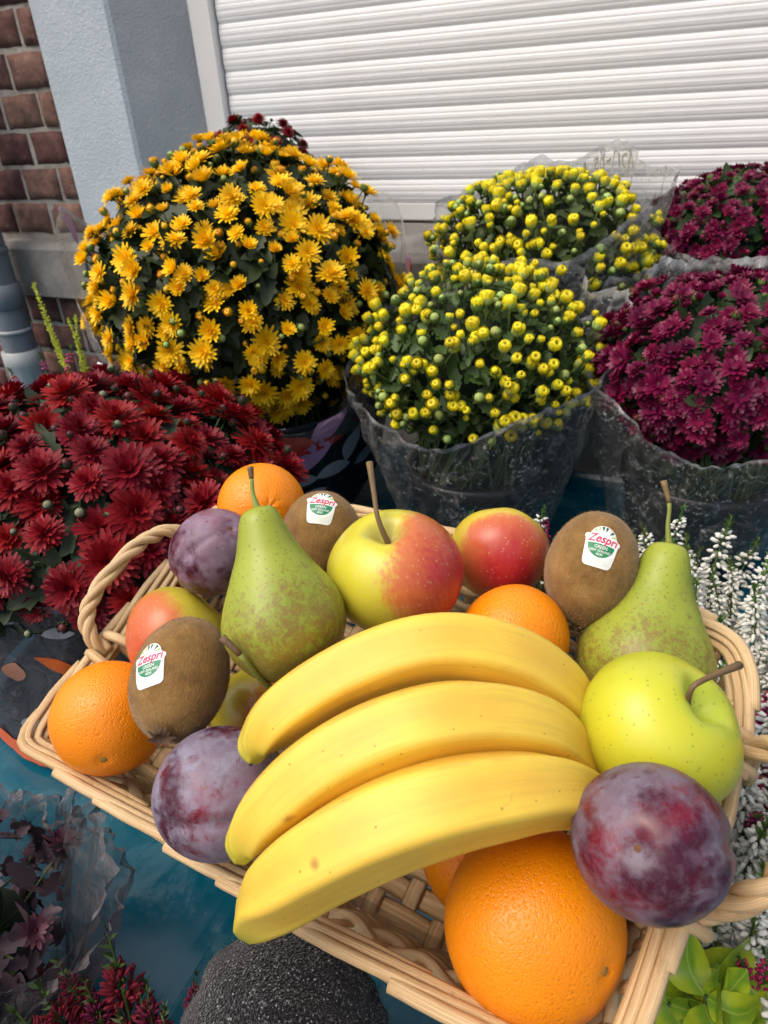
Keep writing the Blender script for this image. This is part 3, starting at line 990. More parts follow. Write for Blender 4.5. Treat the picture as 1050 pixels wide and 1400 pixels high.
def sprig_mesh(name, bell, needle, L=.12, rad=.011, seed=0, whorls=15, per=7, blen=.0075, droop=.35, start=.12, tipneed=.86, bw=.0021):
    rr = random.Random(seed); mb = MB()
    bend = rr.uniform(-.02, .02); bend2 = rr.uniform(-.02, .02)
    def ax(t): return Vector((bend * t * t, bend2 * t * t, L * t))
    tube(mb, [ax(t) for t in np.linspace(0, 1, 6)], np.linspace(.0013, .0006, 6), 4, 1, caps=False)
    for k in range(whorls):
        t = start + (tipneed - start) * (k + .5) / whorls
        fade = 1.0 if t < .6 else 1 - .45 * (t - .6) / (.4)
        for i in range(per):
            if rr.random() < .12: continue
            a = (i + (k % 2) * .5 + rr.uniform(-.3, .3)) / per * 2 * PI
            e = -droop + rr.uniform(-.35, .35) + (.5 if t > .75 else 0)
            d = Vector((math.cos(a) * math.cos(e), math.sin(a) * math.cos(e), math.sin(e)))
            p0 = ax(t + rr.uniform(-.008, .008)) + d * rad * .28 * fade
            l = blen * fade * rr.uniform(.8, 1.2)
            F = frame(d); prof = [(0, .0), (bw * .8, l * .25), (bw, l * .6), (bw * .55, l), (0, l * .97)]
            vs = []; sg = 5
            for (r_, z_) in prof[1:4]:
                for j in range(sg):
                    b = 2 * PI * j / sg; vs.append(p0 + F @ Vector((r_ * math.cos(b), r_ * math.sin(b), z_)))
            fs = []
            for r_ in range(2):
                for j in range(sg): fs.append((r_ * sg + j, r_ * sg + (j + 1) % sg, (r_ + 1) * sg + (j + 1) % sg, (r_ + 1) * sg + j))
            fs.append(tuple(2 * sg + j for j in range(sg)))
            mb.add(vs, fs, 0)
    nn = 60
    for k in range(nn):
        t = rr.uniform(start * .3, 1.0) if k < nn * .55 else rr.uniform(tipneed - .06, 1.0)
        a = rr.uniform(0, 2 * PI); e = rr.uniform(.1, .9) + (.4 if t > .9 else 0)
        d = Vector((math.cos(a) * math.cos(e), math.sin(a) * math.cos(e), math.sin(e)))
        s_ = d.orthogonal().normalized() * .0007; p0 = ax(t); l = rr.uniform(.004, .0075)
        mb.add([p0 - s_, p0 + d * l * .5 - s_ * 1.2, p0 + d * l, p0 + d * l * .5 + s_ * 1.2, p0 + s_], [(0, 1, 2, 3, 4)], 1)
    return mb.mesh(name, [bell, needle])


def heather(label, base, meshes, targets, group=None, potr=.055, name='heather_plant', cat='heather', poth=.09, spread=.7, filler=0, seed=0):
    """targets: (tip position, scale) of each sprig"""
    t = thing(name, label, cat, base, group); rr = random.Random(seed)
    pot(t, potr * .8, potr, poth)
    mb = MB()
    for k in range(90 + filler):
        a = rr.uniform(0, 2 * PI); q = rr.uniform(0, .06)
        p = Vector((q * math.cos(a), q * math.sin(a), poth + rr.uniform(-.005, .05)))
        d = Vector((math.cos(a) * .5, math.sin(a) * .5, 1)).normalized()
        s_ = d.orthogonal().normalized() * .0011; l = rr.uniform(.01, .03)
        mb.add([p - s_, p + d * l, p + s_], [(0, 1, 2)])
    part('foliage', mb.mesh('foliage', NEEDLE), t, kind='stuff')
    for tip, sc, me in targets:
        tp = Vector(tip) - Vector(base)
        root = Vector((tp.x * .45, tp.y * .45, poth * .9))
        d = (tp - root).normalized()
        L_ = max(v.co.z for v in me.vertices)
        part('sprig', me, t, TM(tp - d * L_ * sc, frame(d, (rr.uniform(-1, 1), rr.uniform(-1, 1), 0)), sc))
        st = MB(); tube(st, [root, tp - d * L_ * sc * .9], .0012, 4, caps=False)
        part('twig', st.mesh('twig', TWIG), t)
    return t


def build_plants():
    YB = yellow_blooms(); RB = red_blooms(); MG = magenta_blooms()
    ybud = [bud_mesh('bud', YSEP, SEPAL, 0, 1), bud_mesh('bud', YSEP, SEPAL, 1, 2), bud_mesh('bud', BUDG, SEPAL, 0, 3)]
    bud = [bud_mesh('bud', BUDY, BUDG, 2, 4), bud_mesh('bud', BUDY, BUDG, 2, 5), bud_mesh('bud', BUDY, BUDG, 1, 6), bud_mesh('bud', BUDG, SEPAL, 0, 7),
           bud_mesh('bud', BUDY, SEPAL, 1, 8)]
    rbud = [bud_mesh('bud', RBUD, LEAFG, 0, 9), bud_mesh('bud', RBUD, LEAFG, 0, 10), bud_mesh('bud', GBUD, LEAFG, 0, 11)]
    mbud = [bud_mesh('bud', MAG, SEPAL, 0, 12), bud_mesh('bud', RBUD, SEPAL, 0, 13)]
    G = 'potted chrysanthemums on the display table'
    # big golden yellow ball
    t, c = mum('large ball of golden yellow open chrysanthemum flowers beside the blue jamb', G, 340, 392, 1.05, .219, .188, YB, 300, .057, 1.02,
               ybud, 300, .075, .95, nleaf=1500, leafs=.040, seed=3, clump=3.4, jit=.07, bscale=(.58, 1.14), pot_r=.10, pot_h=.14, low=-.85, upmix=.45, cmin=-.12)
    base = math.atan2(-t.location.y, -t.location.x)
    o, pt = sleeve(t, CLEAR, .20, .206, lambda a: (.240 + .008 * math.cos(3 * a), c.z - .15 + .29 * min(1, abs(math.sin((a - base) / 2)) ** 1.6 * 1.5) - .10 * max(0, -math.cos(a - base)) + .012 * math.sin(5 * a + 1)), crump=.007, seed=2, name='clear_wrap')
    pk = flat('pink_print', (.52, .22, .40)); rd = flat('red_print', (.42, .012, .02)); mv = flat('mauve_print', (.46, .25, .45)); yl = flat('mustard_print', (.35, .26, .02))
    gy = flat('slate_print', (.24, .27, .32))
    o2, pt2 = sleeve(t, DARKF, .085, .178, lambda a: (.206 + .008 * math.cos(2 * a), .250 + .015 * math.sin(a * 2)), crump=.006, seed=5, name='printed_wrap', nt=14)
    o3, pt3 = sleeve(t, WINE, .003, .120, lambda a: (.1785, .09), crump=.003, seed=6, name='wrap_foot', nt=6)
    toc = math.atan2(-c.y - t.location.y, -c.x - t.location.x)
    base = math.atan2(-t.location.y, -t.location.x)
    for (dp_, tt, ln, wd, an, m_) in ((.98, .80, .10, .026, 1.5, pk), (1.25, .93, .10, .026, 1.5, pk), (1.2, .98, .05, .02, 1.3, rd), (1.02, .62, .06, .02, 1.4, rd), (-1.75, .95, .09, .03, 1.4, pk),
                                      (-1.9, .8, .06, .03, 1.2, pk), (.86, .50, .07, .026, .9, yl), (.65, .30, .07, .016, 1.3, rd)):
        print_leaf(o, pt, base + dp_, tt, ln, wd, an, m_, Rr=.25, Hh=c.z)
    for (dp_, tt, ln, wd, an, m_) in ((.42, .88, .085, .034, .85, mv), (.30, .62, .075, .034, .75, mv), (.45, .38, .06, .026, .1, gy), (.62, .60, .06, .026, 1.2, gy),
                                      (.16, .35, .06, .026, .05, gy), (.25, .12, .06, .026, .55, gy), (.80, .38, .06, .026, .2, gy), (.1, .75, .10, .028, .1, rd), (.30, .70, .09, .02, .15, rd), (-.3, .5, .07, .03, .6, gy), (-.6, .3, .07, .03, .2, gy)):
        print_leaf(o2, pt2, base + dp_, tt, ln, wd, an, m_, Rr=.19, Hh=.165)
    # small dark red one on the sill behind it
    cc = P(352, 226, 1.25)
    mum('small dark red chrysanthemum showing just above the golden yellow ball', G, 352, 226, 1.25, .095, .075, RB, 30, .42, .55, rbud, 40, .25, .8,
        nleaf=160, leafs=.03, seed=11, base=Vector((cc.x, cc.y, H0 - .225)), pot_r=.04, pot_h=.06)
    # front plant in yellow-green bud
    t, c = mum('front chrysanthemum in tight yellow buds, in a speckled clear wrap', G, 652, 486, .92, .148, .104, [], 0, 1, 1, bud, 300, .078, 1.16,
               nleaf=480, leafs=.024, leafm=LEAFB, seed=17, low=-.62, upmix=1.1, jit=.07, stem_out=.05, pot_r=.098, pot_h=.165, cmin=-.05, core=.72, pairs=.5)
    base = math.atan2(-t.location.y, -t.location.x)
    o, pt = sleeve(t, FROST, .075, .108, lambda a: (.166 + .016 * max(0, math.cos(a - base - 1.5)) + .004 * max(0, math.cos(a - base + 1.2)) ** 4, c.z - .050 + .070 * (1 - math.cos(a - base + .55)) + .010 * math.sin(5 * a)), crump=.0115, ridge=.7, nphi=180, nt=34, seed=8)
    # rear plant in bud
    t, c = mum('rear chrysanthemum in yellow buds against the white shutter', G, 742, 338, 1.09, .162, .100, [], 0, 1, 1, bud, 300, .082, 1.22,
               nleaf=480, leafs=.024, leafm=LEAFB, seed=23, low=-.5, upmix=1.1, jit=.065, stem_out=.05, pot_r=.098, pot_h=.165, cmin=-.05, core=.72, pairs=.5)
    base = math.atan2(-t.location.y, -t.location.x)
    o, pt = sleeve(t, FROST, .075, .108, lambda a: (.172 + .006 * math.sin(5 * a), c.z + .01 + .055 * (1 - math.cos(a - base + .6)) + .008 * math.sin(7 * a)), crump=.010, ridge=.6, nphi=160, nt=30, seed=12)
    wrap_text(t, o, pt, base)
    # magenta plants at the right
    t, c = mum('front magenta chrysanthemum with dense open flowers at the right edge', G, 990, 496, .86, .146, .102, MG, 290, .100, .92, mbud, 120, .12, .9,
               nleaf=600, leafs=.035, seed=31, low=-.8, upmix=.6, jit=.06, bscale=(.55, 1.1), cmin=-.2, pot_r=.10, pot_h=.17)
    base = math.atan2(-t.location.y, -t.location.x)
    o, pt = sleeve(t, FROST, .085, .112, lambda a: (.166 + .012 * math.cos(2 * a), c.z - .064 + .078 * (1 - math.cos(a - base - .35)) + .010 * math.sin(5 * a + 1)), crump=.0115, ridge=.7, nphi=180, nt=34, seed=15)
    t, c = mum('rear magenta chrysanthemum in front of the shutter at the right', G, 1030, 306, 1.06, .145, .075, MG, 280, .100, .80, mbud, 150, .12, .9,
               nleaf=500, leafs=.035, seed=37, low=-.7, upmix=.7, jit=.05, bscale=(.6, 1.0))
    base = math.atan2(-t.location.y, -t.location.x)
    o, pt = sleeve(t, FROST, .075, .108, lambda a: (.170, c.z - .02 + .035 * (1 - math.cos(a - base - .4)) + .008 * math.sin(4 * a)), crump=.010, ridge=.6, nphi=160, nt=30, seed=19)
    # dark red, near left
    t, c = mum('dark red chrysanthemum with large open flowers left of the basket', G, 140, 690, .80, .205, .128, RB, 210, .160, .92, rbud, 220, .12, .85,
               leafm=LEAFG, nleaf=1300, leafs=.04, seed=43, low=-.05, upmix=.55, jit=.07, stem_out=.07, pot_r=.09, bscale=(.62, 1.12), fmin=.22)
    base = math.atan2(-t.location.y, -t.location.x)
    o, pt = sleeve(t, SMOKE, .008, .186, lambda a: (.196, c.z + .006 + .010 * math.sin(3 * a)), crump=.007, seed=22)
    og = flat('orange_print', (.62, .17, .015)); sa = flat('salmon_print', (.42, .17, .11)); lg = flat('pale_grey_print', (.32, .32, .34)); bo = flat('bright_orange_edge', (.85, .16, .03))
    for (dp_, tt, ln, wd, an, m_) in ((-.42, .66, .050, .017, -.55, og), (-.30, .36, .030, .022, .3, sa), (-.68, .62, .028, .02, 1.2, sa), (-.50, .16, .040, .026, .5, lg), (-.33, .13, .034, .026, 1.0, lg), (-.72, .28, .034, .022, .2, lg),
                                      (-.12, .40, .034, .018, .4, og), (-.36, .86, .028, .014, .2, lg), (.1, .65, .04, .02, 1.2, sa), (-.95, .5, .045, .02, .3, og), (-.62, .90, .03, .012, .1, lg), (-.42, .22, .03, .022, -.9, sa), (.3, .3, .04, .022, .6, lg)):
        print_leaf(o, pt, base + dp_, tt, ln, wd, an, m_, Rr=.175, Hh=c.z)
    mb = MB(); vs = []; fs = []
    for i in range(97):
        a = 2 * PI * i / 96
        for tt in (.0, .07, .14): vs.append(pt(a, tt, .002))
    for i in range(96):
        for s_ in (0, 1): k = i * 3 + s_; fs.append((k, k + 3, k + 4, k + 1))
    mb.add(vs, fs); part('printed_border', mb.mesh('printed_border', bo), o)
    # wrapped pink plant, low at the left
    pink = vary('dusty_pink_petal', (.11, .035, .05), .6, .4, 60)
    PB = [bloom('flower', [pink, REDC, STEM], [(14, .003, .02, .007, .3, .5, 0), (12, .002, .016, .006, .7, .9, .001)], (.004, .004), 90 + q) for q in range(2)]
    PLEAF = vary('dull_purple_leaf', (.055, .035, .045), .6, .5, 40)
    b = P(-80, 1290, .50)
    t, c = mum('dusky pink flowers bundled in crumpled clear film at the lower left', G, -80, 1262, .50, .088, .070, PB, 9, .5, .7, nleaf=150, leafs=.022, leafm=PLEAF, seed=51, core=.45,
               base=Vector((b.x, b.y, ZT + .002)), pot_r=.05, pot_h=.07, low=-.8)
    base = math.atan2(-t.location.y, -t.location.x)
    for q in range(2):
        o, pt = sleeve(t, SMOKE2, .01, .062 - .008 * q, lambda a: (.106 - .012 * q + .044 * max(0, math.cos(a - .45 - .1 * q)) ** 8 + .008 * math.sin(5 * a + q), c.z + .022 + .02 * math.sin(a * 2) + .02 * max(0, math.cos(a - .45)) ** 8 + .006 * math.sin(7 * a + 2 * q)),
                       crump=.013, seed=29 + 7 * q, nt=44, nphi=220, ridge=.55)

    # heathers
    HW = [sprig_mesh('sprig', HWHITE, NEEDLE, .115, .012, s, 13, 8, .0084, bw=.0018) for s in range(4)]
    HR = [sprig_mesh('sprig', HRED, DNEED, .11, .0135, 10 + s, 32, 12, .0086, -.50, .04, .80, bw=.0009) for s in range(3)]
    HP = [sprig_mesh('sprig', HPINK, NEEDLE, .11, .009, 20 + s, 15, 7, .006, .2, .1, .9, bw=.0017) for s in range(2)]
    HM = [sprig_mesh('sprig', vary('magenta_heather_bell', (.30, .012, .09), .5, .4, 200), NEEDLE, .10, .010, 30 + s, 15, 7, .0065, .2, .1, .9, bw=.0018) for s in range(2)]
    HY = [sprig_mesh('sprig', NEEDLEY, NEEDLEY, .16, .006, 40 + s, 26, 6, .0055, -.7, .05, .98, bw=.0012) for s in range(2)]
    GH = 'heather plants in pots on the trays'
    def bed(n, cx, cy, r, ztip, meshes, dz=.03, seed=0, avoid=None, sc=(.85, 1.15)):
        rr = random.Random(seed); out = []
        k = 0
        while len(out) < n and k < 4000:
            k += 1
            a = rr.uniform(0, 2 * PI); q = r * math.sqrt(rr.random())
            x, y = cx + q * math.cos(a), cy + q * math.sin(a)
            z = H0 + ztip - .25 * (q / r) ** 2 * .25 + rr.uniform(-dz, dz)
            if avoid and avoid(x, y, z): continue
            if any(math.hypot(x - o_[0][0], y - o_[0][1]) < .017 for o_ in out): continue
            out.append(((x, y, z), rr.uniform(*sc), rr.choice(meshes)))
        return out
    def strip(n, x0, x1, y0, y1, meshes, z0, seed, gap=.019, sc=(.8, 1.1)):
        rr = random.Random(seed); out = []
        for _ in range(5000):
            if len(out) >= n: break
            x, y = rr.uniform(x0, x1), rr.uniform(y0, y1)
            if x < .050 and y < .43: continue
            if y < .262 and x < .095: continue
            if any(math.hypot(x - q[0][0], y - q[0][1]) < gap for q in out): continue
            out.append(((x, y, H0 + z0 + rr.uniform(-.03, .03)), rr.uniform(*sc), rr.choice(meshes)))
        return out
    def addm(lst, pts):
        for (u, v, z, s_) in pts: lst.append((P(u, v, z), s_, HM[len(lst) % 2]))
        return lst
    heather('white heather beyond the right end of the basket, below the magenta flowers', (.06, .57, ZT + .002), HW, strip(60, -.05, .17, .47, .66, HW, -.385, 1), GH, .06, seed=1)
    heather('white heather with magenta spikes beside the right handle', (.125, .40, ZT + .002), HW,
            addm(strip(44, .05, .17, .33, .47, HW, -.385, 2), [(1025, 915, .53, .9), (1040, 950, .52, .9), (1022, 975, .50, .85), (1045, 985, .50, .9), (1030, 1010, .49, .8), (1048, 930, .53, .8), (1030, 1078, .46, .7)]), GH, .06, seed=2)
    heather('white heather at the lower right above the lime green leaves', (.125, .235, ZT + .002), HW,
            addm(strip(44, .05, .16, .16, .33, HW, -.395, 4), [(1040, 1300, .37, .7), (1048, 1318, .37, .6)]), GH, .06, seed=4)
    tip = [(P(732, 682, .80), .9, HW[0]), (P(748, 700, .79), .85, HM[0]), (P(762, 716, .78), .8, HW[1]), (P(648, 706, .80), .7, HW[2]), (P(880, 742, .76), .8, HW[3]), (P(866, 760, .74), .8, HM[1])]
    b = P(745, 720, .79)
    heather('sparse heather with one magenta and white spikes behind the rosy apple', (b.x, b.y, ZT + .002), HW, [(p, s, m) for p, s, m in tip], GH, .05, seed=5)
    # red heather near the viewer
    tips = [(130, 1264, .450, 1.25), (190, 1330, .44, .95), (40, 1345, .43, 1.0), (100, 1330, .445, .9), (75, 1300, .45, .8), (268, 1318, .46, .55), (287, 1316, .46, .5), (215, 1370, .43, .9),
            (0, 1370, .42, 1.), (150, 1375, .42, .9), (20, 1395, .41, .9), (118, 1390, .41, .9), (60, 1400, .41, .9)]
    bb = P(210, 1560, .42)
    heather('dark red heather with green tips in the lower left corner', (bb.x, bb.y, ZT + .002), HR, [(P(u, v, z), s * 1.15, HR[i % 3]) for i, (u, v, z, s) in enumerate(tips)], GH, .05, seed=6, poth=.07)
    tips = [(25, 500, 1.32, 1.1), (48, 512, 1.33, 1.0), (70, 480, 1.34, 1.2), (88, 470, 1.34, 1.3), (100, 500, 1.3, 1.1), (118, 505, 1.28, 1.1), (60, 520, 1.3, 1.)]
    bb = P(70, 640, 1.28)
    heather('pink heather beside the foot of the drainpipe', (bb.x, bb.y, ZT + .002), HP, [(P(u, v, z), s, HP[i % 2]) for i, (u, v, z, s) in enumerate(tips)], GH, .05, seed=7)
    tips = [(42, 380, 1.38, 1.2), (64, 434, 1.36, 1.), (90, 430, 1.35, 1.1), (102, 432, 1.35, 1.1), (75, 478, 1.33, .8)]
    bb = P(140, 600, 1.33)
    heather('lime green heather shoots leaning left beside the golden ball', (bb.x, bb.y, ZT + .002), HY, [(P(u, v, z), s, HY[i % 2]) for i, (u, v, z, s) in enumerate(tips)], GH, .05, seed=8)
    # white plant tag
    a, b = P(136, 498, .93), P(155, 528, .92)
    tg = thing('plant_tag', 'white plastic plant tag stuck among the dark red flowers', 'plant tag', b)
    mb = MB(); d = (a - b).normalized(); s_ = Vector((.8, .3, .1)).normalized() * .004; q = d.cross(s_).normalized() * .0006
    pts = [-d * .05 - s_ * .3, -d * .03 - s_, (a - b) - s_, (a - b) + d * .004, (a - b) + s_, -d * .03 + s_, -d * .05 + s_ * .3]
    n = len(pts); mb.add([p + q for p in pts] + [p - q for p in pts], [tuple(range(n)), tuple(range(2 * n - 1, n - 1, -1))] + [(i, i + n, (i + 1) % n + n, (i + 1) % n) for i in range(n)])
    part('blade', mb.mesh('blade', FRAMEW, smooth=False), tg)
    # lime green leaves, lower right
    bb = P(975, 1440, .40)
    eu = thing('leafy_plant', 'lime green variegated leafy plant in the lower right corner', 'plant', (bb.x, bb.y, ZT + .002))
    pot(eu, .04, .05, .08)
    m = Mat('variegated_leaf', rough=.32, spec=.45); v = m.co(rnd=True)
    yy = m.math('ABSOLUTE', m.sep(m.co())[0])
    f = m.math('ADD', m.math('MULTIPLY', yy, 70), m.math('MULTIPLY', m.noise(v, 90, 4), .9))
    c = m.mix(m.step(f, .55, 1.05), (.20, .36, .035), (.46, .56, .035))
    vein = m.step(m.math('ABSOLUTE', m.sep(m.co())[0]), .0007, .0002)
    c = m.mix(m.math('MULTIPLY', m.math('SUBTRACT', 1.0, m.step(yy, .0002, .0009)), .5), c, (.50, .58, .12))
    m.set('Base Color', c); m.bump(m.noise(v, 120, 3), .25, .002)
    LV = []
    for q in range(3):
        mb = MB(); vs = []; fs = []; nu, nv = 10, 4
        for i in range(nu + 1):
            u_ = i / nu; hw = .0138 * math.sin(PI * u_ ** .88) ** .62 if 0 < u_ < 1 else .0006
            for j in range(-nv, nv + 1):
                x = hw * j / nv; vs.append((x, u_ * .031, abs(x) * (.12 + .06 * q) + .010 * math.sin(PI * u_) * (1 if q < 2 else .2) - .012 * u_ * u_ + .0006 * math.sin(u_ * 30 + q)))
        k = 2 * nv + 1
        for i in range(nu):
            for j in range(2 * nv): fs.append((i * k + j, i * k + j + 1, (i + 1) * k + j + 1, (i + 1) * k + j))
        mb.add(vs, fs); LV.append(mb.mesh('leaf', m.m))
    rr = random.Random(4)
    for (u, v_, z, n_) in ((965, 1362, .366, 7), (915, 1372, .375, 6), (1012, 1392, .362, 6), (938, 1330, .385, 5), (1048, 1372, .372, 5), (935, 1405, .365, 6)):
        p = P(u, v_, z) - eu.location
        st = MB(); tube(st, [(p.x * .4, p.y * .4, .07), p * .75, p], [.002, .0016, .0012], 5); part('stem', st.mesh('stem', STEM), eu)
        for k in range(n_):
            a = k * 2.4 + rr.uniform(-.3, .3); e = rr.uniform(-.15, .45) if k > 1 else rr.uniform(.35, .7)
            d = Vector((math.cos(a) * math.cos(e), math.sin(a) * math.cos(e), math.sin(e)))
            x = Vector((-math.sin(a), math.cos(a), 0)); zz = x.cross(d)
            F = Matrix(((x.x, d.x, zz.x), (x.y, d.y, zz.y), (x.z, d.z, zz.z)))
            part('leaf', LV[k % 3], eu, TM(p - Vector((0, 0, .006 * (k // 2))), F, rr.uniform(.75, 1.15)))


def text_mesh(txt, size, mat, shear=0, align='CENTER', bold=0):
    cu = bpy.data.curves.new('lettering', 'FONT'); cu.body = txt; cu.size = size; cu.shear = shear
    cu.align_x = align; cu.offset = bold; cu.resolution_u = 3
    o = bpy.data.objects.new('lettering', cu); COL.objects.link(o)
    dg = bpy.context.evaluated_depsgraph_get(); dg.update()
    me = bpy.data.meshes.new_from_object(o.evaluated_get(dg))
    bpy.data.objects.remove(o); bpy.data.curves.remove(cu)
    me.name = 'lettering'; me.materials.clear(); me.materials.append(mat); return me


def wrap_text(t, o, pt, base):
    ink = vary('olive_ink', (.36, .34, .25), .5, .1, 50)
    me = text_mesh('Mom-Bs M', .026, ink, .3)
    for v in me.vertices:                     # printed on the outside, so it shows mirrored through the film
        phi = base + PI - .62 + v.co.x / .17
        q = pt(phi, min(.995, .925 - (v.co.x / .08) ** 2 * .07 + v.co.y / .25), .0012); v.co = q
    part('lettering', me, o)


# ------------------------------------------------------------------ fruit
def apple_body(Rr, mat, lob=.02, tall=.92, cav=.36, ph=0):
    prof = []
    for a in np.linspace(.0001, PI - .0001, 46):
        x = math.sin(a) * (1 + .10 * math.cos(a)); z = tall * math.cos(a)
        z -= cav * math.exp(-(x / .24) ** 2) * (1 if math.cos(a) > 0 else 0)
        z += .26 * math.exp(-(x / .20) ** 2) * (1 if math.cos(a) < 0 else 0)
        prof.append((x * Rr, z * Rr))
    prof[0] = (0, prof[0][1]); prof[-1] = (0, prof[-1][1])
    mb = MB()
    def df(p):
        a = math.atan2(p.y, p.x); k = 1 + lob * math.cos(5 * a + ph) * (abs(p.z) / Rr) + .018 * math.cos(a * 2 + ph)
        return Vector((p.x * k, p.y * k, p.z * (1 + .02 * math.cos(a * 3 + ph))))
    lathe(mb, prof, 56, dfm=df); return mb.mesh('apple', mat)


def stalk(parent, pts, rads, mat=TWIG, name='stem', m2=None):
    mb = MB(); p = spline(pts, 12); tube(mb, p, np.interp(np.linspace(0, 1, 12), np.linspace(0, 1, len(rads)), rads), 8)
    return part(name, mb.mesh(name, mat), parent)


def place_fruit(name, label, cat, u, v, z, axis, xdir, mesh, group):
    return thing(name, label, cat, P(u, v, z), group, frame(axis, xdir), mesh)


def loc_dir(o, w):                            # world direction in an object's own axes
    return (o.matrix_world.to_3x3().transposed() @ Vector(w)).normalized()


def loc_pt(o, p): return o.matrix_world.inverted() @ Vector(p)


def orange(label, u, v, z, r, axis, mat, group, button=0, squash=.96):
    mb = MB(); prof = [(0, r * squash * .97)]
    for a in np.linspace(.04, PI - .04, 44):
        x = math.sin(a); zz = math.cos(a)
        dip = .045 * math.exp(-(x / .10) ** 2)
        prof.append((x * r, (zz * squash - math.copysign(dip, zz)) * r))
    prof.append((0, -r * squash * .95))
    sd_ = R.uniform(0, 9)
    def df(p):
        d = p.normalized() if p.length > 0 else Vector((0, 0, 1))
        a = math.atan2(p.y, p.x); cr = 0
        if button: cr = .010 * math.cos(a * 7) * math.exp(-(math.hypot(p.x, p.y) / (.35 * r)) ** 2)
        return p * (1 + .012 * mnoise.noise(d * 1.8 + Vector((sd_, 0, 0))) + cr)
    lathe(mb, prof, 64, dfm=df)
    o = place_fruit('orange', label, 'orange', u, v, z, axis, None, mb.mesh('orange', mat), group)
    if button:
        mb = MB(); lathe(mb, [(0, r * .965), (.0011, r * .968), (.0018, r * .955), (.0022, r * .93)], 8)
        part('stalk_button', mb.mesh('stalk_button', vary('pale_button', (.50, .46, .32), .8, .2, 300)), o)
    else:
        mb = MB(); lathe(mb, [(0, r * .938), (.0012, r * .94), (.0021, r * .932), (.0023, r * .91)], 8)
        part('navel', mb.mesh('navel', vary('navel_brown', (.30, .16, .03), .8, .2, 300)), o)
    return o


STICK = {}


